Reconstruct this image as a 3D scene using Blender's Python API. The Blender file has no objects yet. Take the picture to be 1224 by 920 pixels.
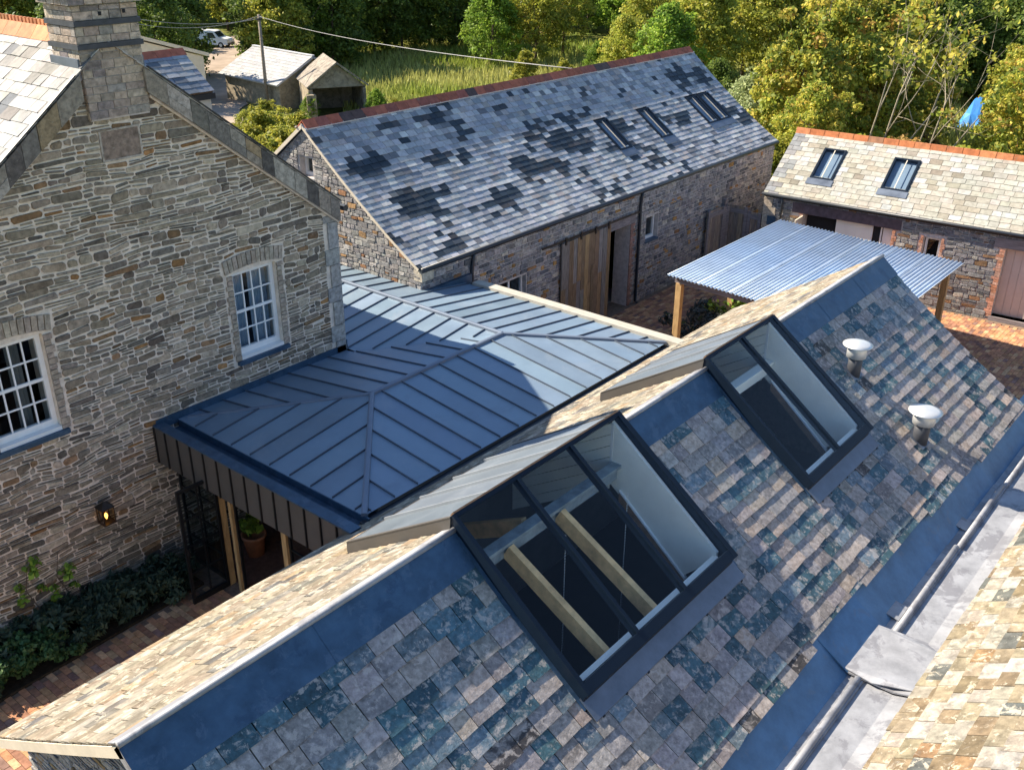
import bpy, math, random
import numpy as np
from math import sin, cos, tan, atan2, radians, pi, sqrt, hypot
from mathutils import Vector, Matrix
random.seed(7); rng = np.random.default_rng(7)
sc = bpy.context.scene
COL = sc.collection

# ------------------------------------------------------------------ camera
F = 1192.37; PIT = radians(25.845); ROLL = radians(0.24); AZ = radians(39.584); HC = 10.4
fw = Vector((cos(AZ)*cos(PIT), sin(AZ)*cos(PIT), -sin(PIT)))
rt = Vector((sin(AZ), -cos(AZ), 0)); up = rt.cross(fw)
r2 = cos(ROLL)*rt + sin(ROLL)*up; u2 = -sin(ROLL)*rt + cos(ROLL)*up
cam_d = bpy.data.cameras.new('camera'); cam = bpy.data.objects.new('camera', cam_d); COL.objects.link(cam)
cam_d.sensor_fit = 'HORIZONTAL'; cam_d.sensor_width = 36; cam_d.lens = F/1224*36
cam_d.clip_start = 0.1; cam_d.clip_end = 2000
cam.matrix_world = Matrix(((r2.x, u2.x, -fw.x, 0), (r2.y, u2.y, -fw.y, 0), (r2.z, u2.z, -fw.z, HC), (0, 0, 0, 1)))
sc.camera = cam
# ------------------------------------------------------------------ sky, sun, exposure
SUN = Vector((-1.07, 3.03, 2.61)).normalized()
w = bpy.data.worlds.new("World"); sc.world = w; w.use_nodes = True
nt = w.node_tree; nt.nodes.clear()
sky = nt.nodes.new('ShaderNodeTexSky'); sky.sky_type = 'NISHITA'; sky.sun_disc = False
sky.sun_elevation = math.asin(SUN.z); sky.sun_rotation = atan2(SUN.x, SUN.y)
sky.air_density = 1.0; sky.dust_density = 0.3; sky.ozone_density = 2.8
bg = nt.nodes.new('ShaderNodeBackground'); bg.inputs[1].default_value = 0.092
wo = nt.nodes.new('ShaderNodeOutputWorld')
nt.links.new(sky.outputs[0], bg.inputs[0]); nt.links.new(bg.outputs[0], wo.inputs[0])
sl = bpy.data.lights.new('sun', 'SUN'); sl.energy = 4.8; sl.angle = radians(0.53); sl.color = (1.0, 0.89, 0.73)
so = bpy.data.objects.new('sun', sl); COL.objects.link(so)
so.rotation_euler = (-SUN).to_track_quat('-Z', 'Y').to_euler(); so.location = SUN*60
sc.view_settings.view_transform = 'Standard'; sc.view_settings.look = 'None'
sc.view_settings.exposure = 1.38; sc.view_settings.gamma = 1.0

# ------------------------------------------------------------------ materials
def newmat(name):
    m = bpy.data.materials.new(name); m.use_nodes = True
    return m, m.node_tree, m.node_tree.nodes['Principled BSDF']
def N(t, ty, **kw):
    n = t.nodes.new(ty)
    for k, v in kw.items(): setattr(n, k, v)
    return n
def rgba(c): return (c[0], c[1], c[2], 1)
def noise(t, vec, scale, detail=4, rough=.6, dist=0):
    n = N(t, 'ShaderNodeTexNoise'); n.inputs['Scale'].default_value = scale; n.inputs['Detail'].default_value = detail
    n.inputs['Roughness'].default_value = rough; n.inputs['Distortion'].default_value = dist
    t.links.new(vec, n.inputs['Vector']); return n
def ramp(t, fac, a, b, ca=(0, 0, 0), cb=(1, 1, 1)):
    r = N(t, 'ShaderNodeValToRGB'); e = r.color_ramp.elements
    e[0].position = a; e[1].position = b; e[0].color = rgba(ca); e[1].color = rgba(cb)
    t.links.new(fac, r.inputs[0]); return r
def mixc(t, fac, a, b, mode='MIX'):
    m = N(t, 'ShaderNodeMix', data_type='RGBA', blend_type=mode)
    for s, v in ((0, fac), (6, a), (7, b)):
        if hasattr(v, 'is_linked'): t.links.new(v, m.inputs[s])
        else: m.inputs[s].default_value = v if s == 0 else rgba(v)
    return m.outputs[2]
def mat(name, base=(.5, .5, .5), pc=False, rough=.8, spec=.3, metal=0, nscale=8, namt=.35, blotch=None, bump=0.0, bscale=30, stretch=None, rvar=0, blotch2=None, orand=0, wide=None):
    """piece colour from the 'pc' attribute (or a flat base), noise mottling, optional blotches"""
    m, t, b = newmat(name)
    tc = N(t, 'ShaderNodeTexCoord'); vec = vec0 = tc.outputs['Object']
    col = base
    if pc:
        at = N(t, 'ShaderNodeAttribute', attribute_name='pc'); col = at.outputs['Color']
        sc_ = N(t, 'ShaderNodeVectorMath', operation='SCALE'); sc_.inputs[0].default_value = (37, 53, 29); t.links.new(at.outputs['Alpha'], sc_.inputs['Scale'])
        ad = N(t, 'ShaderNodeVectorMath', operation='ADD'); t.links.new(vec, ad.inputs[0]); t.links.new(sc_.outputs[0], ad.inputs[1]); vec = ad.outputs[0]
    if stretch:
        mp = N(t, 'ShaderNodeMapping'); mp.inputs['Scale'].default_value = stretch; t.links.new(vec, mp.inputs[0]); vec = mp.outputs[0]
    n1 = noise(t, vec, nscale, 6, .65)
    r1 = ramp(t, n1.outputs[0], .3, .7, (1-namt,)*3, (1+namt,)*3)
    col = mixc(t, 1.0, col, r1.outputs[0], 'MULTIPLY')
    for bl in (blotch, blotch2):
        if bl:
            bc, bs, th, amt = bl
            n2 = noise(t, vec, bs, 7, .7, .4)
            r2_ = ramp(t, n2.outputs[0], th, th+.06, (0,)*3, (amt,)*3)
            f = r2_.outputs[0]
            col = mixc(t, f, col, bc)
    for wd in (wide or ()):      # weathering that runs on across the joints
        nw = noise(t, vec0, wd[1], 8, .72, .6); rw = ramp(t, nw.outputs[0], wd[2], wd[2]+.10, (0,)*3, (wd[3],)*3); col = mixc(t, rw.outputs[0], col, wd[0])
    if orand:
        oi = N(t, 'ShaderNodeObjectInfo'); hs = N(t, 'ShaderNodeHueSaturation')
        mr = N(t, 'ShaderNodeMapRange'); mr.inputs[3].default_value = 1-orand; mr.inputs[4].default_value = 1+orand
        t.links.new(oi.outputs['Random'], mr.inputs[0]); t.links.new(mr.outputs[0], hs.inputs['Value'])
        t.links.new(col, hs.inputs['Color']); col = hs.outputs[0]
    if hasattr(col, 'is_linked'): t.links.new(col, b.inputs['Base Color'])
    b.inputs['Roughness'].default_value = rough; b.inputs['Specular IOR Level'].default_value = spec; b.inputs['Metallic'].default_value = metal
    if rvar:
        rr = ramp(t, n1.outputs[0], .3, .7, (rough-rvar,)*3, (rough+rvar,)*3); t.links.new(rr.outputs[0], b.inputs['Roughness'])
    if bump:
        n3 = noise(t, vec, bscale, 5, .7); bp = N(t, 'ShaderNodeBump'); bp.inputs['Strength'].default_value = bump; bp.inputs['Distance'].default_value = .02
        t.links.new(n3.outputs[0], bp.inputs['Height']); t.links.new(bp.outputs[0], b.inputs['Normal'])
    return m
def glassmat(name, tint=(.7, .8, .9), rough=.02, ior=1.5):
    m, t, b = newmat(name); t.nodes.remove(b)
    out = t.nodes['Material Output']; fr = N(t, 'ShaderNodeFresnel'); fr.inputs[0].default_value = ior
    tr = N(t, 'ShaderNodeBsdfTransparent'); tr.inputs[0].default_value = rgba(tint)
    gl = N(t, 'ShaderNodeBsdfGlossy'); gl.inputs['Roughness'].default_value = rough
    ge = N(t, 'ShaderNodeNewGeometry'); iv = N(t, 'ShaderNodeMath', operation='SUBTRACT'); iv.inputs[0].default_value = 1; t.links.new(ge.outputs['Backfacing'], iv.inputs[1])
    mu = N(t, 'ShaderNodeMath', operation='MULTIPLY'); t.links.new(fr.outputs[0], mu.inputs[0]); t.links.new(iv.outputs[0], mu.inputs[1])   # only the outer face mirrors
    mx = N(t, 'ShaderNodeMixShader'); t.links.new(mu.outputs[0], mx.inputs[0]); t.links.new(tr.outputs[0], mx.inputs[1]); t.links.new(gl.outputs[0], mx.inputs[2])
    t.links.new(mx.outputs[0], out.inputs[0]); return m
def leafmat(name, trans=.48, orand=.15):
    m, t, b = newmat(name); out = t.nodes['Material Output']
    at = N(t, 'ShaderNodeAttribute', attribute_name='pc'); col = at.outputs['Color']
    oi = N(t, 'ShaderNodeObjectInfo'); hs = N(t, 'ShaderNodeHueSaturation')
    mr = N(t, 'ShaderNodeMapRange'); mr.inputs[3].default_value = 1-orand; mr.inputs[4].default_value = 1+orand
    t.links.new(oi.outputs['Random'], mr.inputs[0]); t.links.new(mr.outputs[0], hs.inputs['Value']); t.links.new(col, hs.inputs['Color'])
    t.links.new(hs.outputs[0], b.inputs['Base Color']); b.inputs['Roughness'].default_value = .55; b.inputs['Specular IOR Level'].default_value = .25
    tl = N(t, 'ShaderNodeBsdfTranslucent'); t.links.new(hs.outputs[0], tl.inputs[0])
    mx = N(t, 'ShaderNodeMixShader'); mx.inputs[0].default_value = trans
    t.links.new(b.outputs[0], mx.inputs[1]); t.links.new(tl.outputs[0], mx.inputs[2]); t.links.new(mx.outputs[0], out.inputs[0])
    return m
M_ = {}
M_['slate'] = mat('weathered slate', pc=True, rough=.66, spec=.35, nscale=16, namt=.45, blotch=((.50, .44, .39), 11, .54, .6), blotch2=((.035, .04, .045), 17, .62, .4), bump=.3, bscale=45, wide=(((.50, .45, .41), 3.1, .54, .5), ((.045, .05, .055), 4.3, .60, .55)))
M_['slate_lich'] = mat('lichened slate', pc=True, rough=.85, spec=.2, nscale=7, namt=.45, blotch=((.50, .45, .35), 6, .55, .7), blotch2=((.13, .10, .065), 8, .62, .6), bump=.45, bscale=40, wide=(((.13, .11, .085), 3.0, .56, .55), ((.42, .40, .35), 4.5, .58, .5)))
M_['slate_barn'] = mat('grey slate', pc=True, rough=.6, spec=.4, nscale=10, namt=.2, bump=.15, bscale=40)
M_['slate_pale'] = mat('pale slate', pc=True, rough=.8, spec=.25, nscale=7, namt=.25, blotch=((.20, .18, .14), 9, .65, .6), bump=.2, bscale=40)
M_['stone'] = mat('rubble stone', pc=True, rough=.9, spec=.2, nscale=13, namt=.45, blotch=((.09, .085, .08), 14, .6, .7), blotch2=((.36, .33, .28), 19, .62, .55), bump=.6, bscale=35)
M_['mortar'] = mat('lime mortar', (.74, .645, .54), rough=.95, spec=.1, nscale=9, namt=.2, bump=.5, bscale=70)
M_['mortar_barn'] = mat('grey mortar', (.50, .45, .42), rough=.95, spec=.1, nscale=9, namt=.25, bump=.4, bscale=60)
M_['lead_shaded'] = mat('shaded lead valley lining', (.095, .20, .33), rough=.5, spec=.45, metal=.3, nscale=2.5, namt=.25, blotch=((.14, .20, .27), 4, .58, .5), bump=.15, bscale=5)  # skylit shade on the valley slope is put into this lead's blue
M_['lead'] = mat('lead sheet', (.14, .165, .205), rough=.45, spec=.5, metal=.4, nscale=2.5, namt=.25, bump=.1, bscale=5, rvar=.08)
M_['lead_pale'] = mat('weathered lead', (.31, .315, .33), rough=.6, spec=.4, metal=.25, nscale=2.2, namt=.3, blotch=((.20, .20, .215), 2.0, .52, .8), blotch2=((.36, .36, .37), 5, .60, .6), bump=.2, bscale=6)
M_['lead_flash'] = mat('lead flashing', (.045, .092, .15), rough=.45, spec=.5, metal=.35, nscale=3.5, namt=.3, bump=.12, bscale=4, rvar=.08, blotch=((.085, .135, .20), 4, .55, .6), blotch2=((.02, .05, .10), 2.2, .56, .5))
M_['zinc'] = mat('standing seam zinc', pc=True, rough=.5, spec=.4, metal=.25, nscale=1.3, namt=.10, bump=.10, bscale=2.2, rvar=.07, blotch=((.30, .32, .34), 3.2, .60, .15), wide=(((.33, .35, .37), 1.1, .56, .22), ((.12, .15, .19), .7, .58, .25)))
M_['zinc_dark'] = mat('dark zinc cladding', (.115, .105, .095), rough=.5, spec=.4, metal=.3, nscale=2, namt=.1)
M_['frame_blk'] = mat('black aluminium frame', (.005, .012, .024), rough=.5, spec=.18, nscale=4, namt=.1)
M_['steel_blk'] = mat('black steel', (.012, .012, .013), rough=.4, spec=.5, nscale=4, namt=.1)
M_['white'] = mat('white painted wood', (.78, .78, .76), rough=.5, spec=.4, nscale=6, namt=.05)
M_['plaster'] = mat('white plaster', (.88, .85, .75), rough=.8, spec=.2, nscale=3, namt=.05)
M_['pinkdoor'] = mat('pale painted boards', (.60, .47, .40), rough=.6, spec=.3, nscale=3, namt=.08)
M_['oak'] = mat('oak timber', (.48, .31, .14), rough=.7, spec=.25, nscale=6, namt=.35, stretch=(4, 4, .6), bump=.2, bscale=30)
M_['oak_raf'] = mat('oak rafter', (.82, .50, .22), rough=.7, spec=.25, nscale=5, namt=.3, bump=.2, bscale=30)
M_['plank'] = mat('reclaimed planks', pc=True, rough=.8, spec=.2, nscale=7, namt=.45, stretch=(5, 5, .5), bump=.3, bscale=25)
M_['beam_grey'] = mat('weathered grey timber', (.22, .19, .19), rough=.85, spec=.2, nscale=6, namt=.35, stretch=(1, .4, 4), bump=.3, bscale=25)
M_['cap'] = mat('pale stone capping', (.40, .37, .31), rough=.75, spec=.3, nscale=4, namt=.15)
M_['terra'] = mat('terracotta ridge', pc=True, rough=.8, spec=.25, nscale=6, namt=.3, blotch=((.22, .18, .13), 5, .62, .6), bump=.25, bscale=40)
M_['brick'] = mat('brick paver', pc=True, rough=.9, spec=.15, nscale=12, namt=.3, bump=.3, bscale=50)
M_['joint'] = mat('sand joint', (.20, .14, .10), rough=.95, spec=.1, nscale=12, namt=.3)
M_['galv'] = mat('galvanised sheet', pc=True, rough=.5, spec=.5, metal=.35, nscale=1.2, namt=.12, rvar=.06)
M_['galvvent'] = mat('galvanised vent', (.62, .63, .62), rough=.42, spec=.5, metal=.5, nscale=6, namt=.1)
M_['pipe_grey'] = mat('grey pipe', (.05, .053, .062), rough=.5, spec=.4, nscale=6, namt=.1)
M_['gutter'] = mat('black iron gutter', (.015, .02, .028), rough=.45, spec=.5, nscale=6, namt=.1)
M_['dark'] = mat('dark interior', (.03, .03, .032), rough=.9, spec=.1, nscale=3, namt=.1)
M_['roomwall'] = mat('room wall', (.25, .23, .20), rough=.9, spec=.1, nscale=3, namt=.1)
M_['painted_sky'] = mat('painted sky reflection', (.17, .22, .28), rough=.9, spec=.1, nscale=3, namt=.1)  # blue of the reflected sky, painted on a sheet behind the panes
M_['curtain'] = mat('pale curtain', (.42, .47, .52), rough=.9, spec=.1, nscale=3, namt=.1)
M_['glass'] = glassmat('window glass', (.80, .85, .88))
M_['roofglass'] = glassmat('roof glazing', (.97, .99, 1.0), ior=1.38)
M_['steel_grey'] = mat('grey steel beam', (.28, .32, .33), rough=.55, spec=.4, metal=.2, nscale=5, namt=.35)
M_['darkslate'] = mat('dark slate band', (.045, .05, .06), rough=.6, spec=.4, nscale=8, namt=.3)
M_['deck'] = mat('roof underlay', (.03, .03, .032), rough=.9, spec=.1, nscale=8, namt=.2)
M_['curb'] = mat('wood curb', (.22, .13, .075), rough=.7, spec=.25, nscale=8, namt=.3)
M_['lampglass'] = glassmat('lamp glass', (.95, .9, .8))
M_['copper'] = mat('aged copper lantern', (.05, .035, .025), rough=.5, spec=.5, metal=.5, nscale=8, namt=.3)
M_['pot'] = mat('terracotta pot', (.40, .17, .09), rough=.8, spec=.2, nscale=8, namt=.25)
M_['matting'] = mat('coir mat', (.34, .20, .08), rough=.95, spec=.05, nscale=40, namt=.3, bump=.4, bscale=90)
M_['polewood'] = mat('pole wood', (.24, .20, .16), rough=.85, spec=.2, nscale=6, namt=.3)
M_['wire'] = mat('cable', (.30, .29, .28), rough=.6, spec=.3, nscale=3, namt=.05)
M_['carwhite'] = mat('white car paint', (.80, .80, .80), rough=.25, spec=.5, nscale=2, namt=.02)
M_['carglass'] = mat('car glass', (.02, .03, .04), rough=.08, spec=.5, nscale=2, namt=.02)
M_['tyre'] = mat('tyre rubber', (.02, .02, .02), rough=.8, spec=.2, nscale=5, namt=.1)
M_['tarp'] = mat('blue tarpaulin', (.04, .22, .62), rough=.5, spec=.4, nscale=3, namt=.25, bump=.4, bscale=4)
M_['cream'] = mat('cream render', (.62, .54, .42), rough=.85, spec=.2, nscale=4, namt=.1)
M_['shedstone'] = mat('shed stone', (.30, .25, .18), rough=.9, spec=.1, nscale=3, namt=.4, blotch=((.16, .14, .11), 5, .55, .6), bump=.5, bscale=6)
M_['asb'] = mat('fibre cement roof', (.27, .235, .19), rough=.85, spec=.2, nscale=3, namt=.3, blotch=((.12, .10, .08), 2, .5, .6))
M_['soil'] = mat('bed soil', (.035, .028, .02), rough=.95, spec=.05, nscale=14, namt=.4, bump=.6, bscale=20)
M_['bark'] = mat('bark', (.13, .10, .075), rough=.9, spec=.1, nscale=6, namt=.4, bump=.5, bscale=15)
M_['barkpale'] = mat('pale bark', (.26, .225, .165), rough=.9, spec=.1, nscale=5, namt=.3, bump=.3, bscale=15)
M_['leaf'] = leafmat('leaves')
M_['leafdark'] = leafmat('shrub leaves', .2)
M_['grass'] = leafmat('grass blades', .3, 0)
M_['road'] = mat('gravel track', (.34, .27, .21), rough=.95, spec=.1, nscale=.6, namt=.25, bump=.4, bscale=12)
def terrain_mat():
    m, t, b = newmat('rough meadow'); tc = N(t, 'ShaderNodeTexCoord')
    n1 = noise(t, tc.outputs['Object'], .16, 6, .65); n2 = noise(t, tc.outputs['Object'], 1.6, 6, .7)
    c = mixc(t, ramp(t, n1.outputs[0], .38, .62).outputs[0], (.13, .17, .03), (.30, .25, .09))
    c = mixc(t, ramp(t, n2.outputs[0], .35, .7).outputs[0], c, (.055, .075, .018))
    t.links.new(c, b.inputs['Base Color']); b.inputs['Roughness'].default_value = .95; b.inputs['Specular IOR Level'].default_value = .1
    return m
M_['terrain'] = terrain_mat()

# ------------------------------------------------------------------ mesh helpers
def V(*a): return np.array(a, float)
def nrm(a): a = np.array(a, float); return a/np.linalg.norm(a)
RR = np.array([[r2.x, r2.y, r2.z], [-u2.x, -u2.y, -u2.z], [fw.x, fw.y, fw.z]])
def project(P):
    d = RR @ (np.asarray(P, float)-np.array([0, 0, HC]))
    if d[2] < .2: return None
    return 612+F*d[0]/d[2], 460+F*d[1]/d[2], d[2]
class MB:
    def __init__(s): s.v = []; s.f = []; s.c = []
    def add(s, vs, fs, c=(.5, .5, .5, .5)):
        n = len(s.v); s.v.extend([tuple(map(float, p)) for p in vs]); s.f.extend([tuple(i+n for i in f) for f in fs]); s.c.extend([c]*len(fs)); return s
    def ob(s, o, a, b, c, col=(.5, .5, .5, .5)):
        o, a, b, c = map(lambda q: np.asarray(q, float), (o, a, b, c))
        if np.dot(np.cross(a, b), c) < 0: a, b = b, a
        p = [o, o+a, o+a+b, o+b, o+c, o+a+c, o+a+b+c, o+b+c]
        return s.add(p, [(3, 2, 1, 0), (4, 5, 6, 7), (0, 1, 5, 4), (1, 2, 6, 5), (2, 3, 7, 6), (3, 0, 4, 7)], col)
    def box(s, x0, y0, z0, x1, y1, z1, col=(.5, .5, .5, .5)):
        return s.ob((x0, y0, z0), (x1-x0, 0, 0), (0, y1-y0, 0), (0, 0, z1-z0), col)
    def prism(s, poly, ext, col=(.5, .5, .5, .5)):
        poly = [np.asarray(p, float) for p in poly]; e = np.asarray(ext, float); k = len(poly)
        nn = sum((np.cross(poly[i]-poly[0], poly[(i+1) % k]-poly[0]) for i in range(k)), np.zeros(3))
        if np.dot(nn, e) < 0: poly = poly[::-1]
        vs = poly+[p+e for p in poly]
        fs = [tuple(range(k))[::-1], tuple(range(k, 2*k))]+[(i, (i+1) % k, (i+1) % k+k, i+k) for i in range(k)]
        return s.add(vs, fs, col)
    def tube(s, pts, r, n=8, col=(.5, .5, .5, .5), caps=True):
        pts = [np.asarray(p, float) for p in pts]; rs = r if hasattr(r, '__len__') else [r]*len(pts); vs = []; fs = []
        for i, p in enumerate(pts):
            d = nrm(pts[min(i+1, len(pts)-1)]-pts[max(i-1, 0)]); a = np.cross(d, (0, 0, 1) if abs(d[2]) < .95 else (1, 0, 0)); a = nrm(a); b = np.cross(d, a)
            for k in range(n): t = 2*pi*k/n; vs.append(p+rs[i]*(cos(t)*a+sin(t)*b))
        for i in range(len(pts)-1):
            for k in range(n): fs.append((i*n+k, i*n+(k+1) % n, (i+1)*n+(k+1) % n, (i+1)*n+k))
        if caps: fs.append(tuple(range(n))[::-1]); fs.append(tuple(range((len(pts)-1)*n, len(pts)*n)))
        return s.add(vs, fs, col)
    def lathe(s, base, prof, n=20, col=(.5, .5, .5, .5)):
        return s.tube_prof(base, prof, n, col)
    def tube_prof(s, base, prof, n, col):
        vs = []; fs = []; b = np.asarray(base, float)
        for r, z in prof:
            for k in range(n): t = 2*pi*k/n; vs.append(b+V(r*cos(t), r*sin(t), z))
        for i in range(len(prof)-1):
            for k in range(n): fs.append((i*n+k, i*n+(k+1) % n, (i+1)*n+(k+1) % n, (i+1)*n+k))
        fs.append(tuple(range(n))[::-1]); fs.append(tuple(range((len(prof)-1)*n, len(prof)*n)))
        return s.add(vs, fs, col)
    def quad(s, a, b, c, d, col=(.5, .5, .5, .5)): return s.add([a, b, c, d], [(0, 1, 2, 3)], col)
    def build(s, name, m, parent=None, smooth=False, **props):
        base = V(*parent['base']) if parent is not None and 'base' in parent else V(0, 0, 0)
        me = bpy.data.meshes.new(name)
        va = np.array(s.v, float)-base
        me.from_pydata(va.tolist(), [], s.f)
        at = me.attributes.new('pc', 'FLOAT_COLOR', 'FACE')
        ca = np.array([(c[0], c[1], c[2], c[3] if len(c) > 3 else .5) for c in s.c], np.float32)
        at.data.foreach_set('color', ca.ravel())
        me.materials.append(m)
        if smooth: me.polygons.foreach_set('use_smooth', [True]*len(me.polygons))
        o = bpy.data.objects.new(name, me); COL.objects.link(o)
        if parent is not None: o.parent = parent; o['base'] = list(base)
        for k, v in props.items(): o[k] = v
        return o
def thing(name, base, label, cat, group=None):
    o = bpy.data.objects.new(name, None); COL.objects.link(o); o.location = base; o['base'] = [float(x) for x in base]
    o.empty_display_size = .3; o['label'] = label; o['category'] = cat
    if group: o['group'] = group
    return o
def emit(pieces, name, stuffname, m, parent, cap=300, smooth=False):
    """the cap largest in view become objects of their own, the rest one mesh"""
    sz = []
    for p in pieces:
        c = np.mean(np.array(p.v), axis=0); q = project(c)
        if q is None or not (-15 < q[0] < 1239 and -15 < q[1] < 935): sz.append(0); continue
        pr = [project(x) for x in p.v]
        if any(x is None for x in pr): sz.append(0); continue
        xs = [x[0] for x in pr]; ys = [x[1] for x in pr]
        sz.append((max(xs)-min(xs))*(max(ys)-min(ys))/(1+getattr(p, 'hid', 0)*1e6))
    order = sorted(range(len(pieces)), key=lambda i: -sz[i]); top = [i for i in order[:cap] if sz[i] > 0]; ts = set(top)
    for i in top: pieces[i].build(name, m, parent, smooth)
    rest = [pieces[i] for i in range(len(pieces)) if i not in ts]
    if rest:
        a = MB()
        for p in rest: a.add(p.v, p.f); a.c[-len(p.f):] = p.c
        a.build(stuffname, m, parent, smooth, kind='stuff')
def vnoise(x, y, seed=0):
    def h(i, j): return (math.sin(i*127.1+j*311.7+seed*74.7)*43758.5453) % 1
    i, j = math.floor(x), math.floor(y); fx, fy = x-i, y-j; fx = fx*fx*(3-2*fx); fy = fy*fy*(3-2*fy)
    return (h(i, j)*(1-fx)+h(i+1, j)*fx)*(1-fy)+(h(i, j+1)*(1-fx)+h(i+1, j+1)*fx)*fy
def jit(c, a=.15, hue=.04):
    k = 1+random.uniform(-a, a); return (max(.005, c[0]*k*(1+random.uniform(-hue, hue))), max(.005, c[1]*k), max(.005, c[2]*k*(1+random.uniform(-hue, hue))), random.random())
def intervals(a0, a1, holes):
    iv = [(a0, a1)]
    for h0, h1 in holes:
        nv = []
        for s, e in iv:
            if h1 <= s or h0 >= e: nv.append((s, e)); continue
            if h0 > s: nv.append((s, h0))
            if h1 < e: nv.append((h1, e))
        iv = nv
    return [(s, e) for s, e in iv if e-s > .03]
class Slope:
    """roof slope: P0 at the ridge, U along the ridge, H horizontal downhill, pitch p0 at top to p1 at foot"""
    def __init__(s, P0, U, H, p0, p1, L):
        s.P0 = V(*P0); s.U = nrm(U); s.H = nrm(H); s.p0 = radians(p0); s.p1 = radians(p1); s.L = L
        k = 200; ds = L*1.1/k; s.hs = [0]; s.zs = [0]
        for i in range(k):
            p = s.p0+(s.p1-s.p0)*min(1, (i+.5)*ds/L); s.hs.append(s.hs[-1]+cos(p)*ds); s.zs.append(s.zs[-1]-sin(p)*ds)
        s.ds = ds
    def pos(s, a, t, h=0):
        i = min(max(t/s.ds, 0), 198.999); k = int(i); f = i-k
        ho = s.hs[k]*(1-f)+s.hs[k+1]*f; z = s.zs[k]*(1-f)+s.zs[k+1]*f
        if t < 0: ho += t*cos(s.p0); z -= t*sin(s.p0)
        return s.P0+s.U*a+s.H*ho+V(0, 0, z)+s.n(t)*h
    def d(s, t): p = s.p0+(s.p1-s.p0)*min(max(t/s.L, 0), 1); return s.H*cos(p)+V(0, 0, -sin(p))
    def n(s, t): p = s.p0+(s.p1-s.p0)*min(max(t/s.L, 0), 1); return s.H*sin(p)+V(0, 0, cos(p))
def slates(S, a0, a1, s0, s1, gauge, wr, th, colf, holes=(), smax=None, jz=.002, lap=.35, ragged=.006):
    out = []; t = s0+gauge*.9; k = 0
    while t < s1+gauge*.99:
        tail = min(t, s1)
        hh = [(h[0], h[1]) for h in holes if h[2] < tail-gauge*.45 < h[3]]
        for (x, e) in intervals(a0, a1, hh):
            a = x; first = True
            while a < e-.02:
                wd = random.uniform(*wr)
                if first and k % 2: wd *= .55
                first = False
                b = a+wd
                if e-b < wr[0]*.45: b = e
                am = (a+b)/2; tl = tail+random.uniform(-ragged, ragged)
                if smax is not None:
                    sm = smax(am)
                    if tail-gauge*.85 > sm: a = b; continue
                    tl = min(tl, sm)
                hd = tl-gauge-lap*gauge
                g = .0035+random.random()*.0035
                j = [random.uniform(-jz, jz) for _ in range(3)]
                top_t = 2*th+j[0]; top_h = th*(1-lap)
                tl += random.uniform(.008, .022) if random.random() < .05 else 0
                aL, aR = a+g, b-g; sk = random.uniform(-.004, .004) if random.random() > .12 else random.uniform(-.02, .02)
                P = [S.pos(aL, hd, top_h-th*.9), S.pos(aR, hd, top_h-th*.9), S.pos(aR, tl+sk, top_t-th+j[1]), S.pos(aL, tl-sk, top_t-th+j[2]),
                     S.pos(aL, hd, top_h), S.pos(aR, hd, top_h), S.pos(aR, tl+sk, top_t+j[1]), S.pos(aL, tl-sk, top_t+j[2])]
                m = MB(); m.add(P, [(0, 1, 2, 3), (7, 6, 5, 4), (1, 0, 4, 5), (2, 1, 5, 6), (3, 2, 6, 7), (0, 3, 7, 4)], colf(am, tail))
                out.append(m); a = b
        t += gauge; k += 1
    return out
def deck(S, a0, a1, s0, s1, thick, holes=(), nseg=16):
    m = MB(); sb = sorted(set([s0, s1]+[h[2] for h in holes]+[h[3] for h in holes]+[s0+(s1-s0)*i/nseg for i in range(nseg+1)]))
    sb = [q for q in sb if s0 <= q <= s1]
    for p, q in zip(sb, sb[1:]):
        if q-p < .005: continue
        for (x, e) in intervals(a0, a1, [(h[0], h[1]) for h in holes if h[2] < (p+q)/2 < h[3]]):
            t = [S.pos(x, p, -.014), S.pos(e, p, -.014), S.pos(e, q, -.014), S.pos(x, q, -.014)]; bt = [S.pos(x, p, -thick), S.pos(e, p, -thick), S.pos(e, q, -thick), S.pos(x, q, -thick)]
            m.add(bt+t, [(0, 1, 2, 3), (7, 6, 5, 4), (1, 0, 4, 5), (2, 1, 5, 6), (3, 2, 6, 7), (0, 3, 7, 4)])
    return m
def clip2(poly, nx, ny, c):
    """keep nx*x+ny*y<=c"""
    out = []
    for i in range(len(poly)):
        p, q = poly[i], poly[(i+1) % len(poly)]; dp = nx*p[0]+ny*p[1]-c; dq = nx*q[0]+ny*q[1]-c
        if dp <= 0: out.append(p)
        if (dp < 0 < dq) or (dq < 0 < dp):
            f = dp/(dp-dq); out.append((p[0]+(q[0]-p[0])*f, p[1]+(q[1]-p[1])*f))
    return out
def area2(p): return abs(sum(p[i][0]*p[(i+1) % len(p)][1]-p[(i+1) % len(p)][0]*p[i][1] for i in range(len(p))))/2
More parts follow.
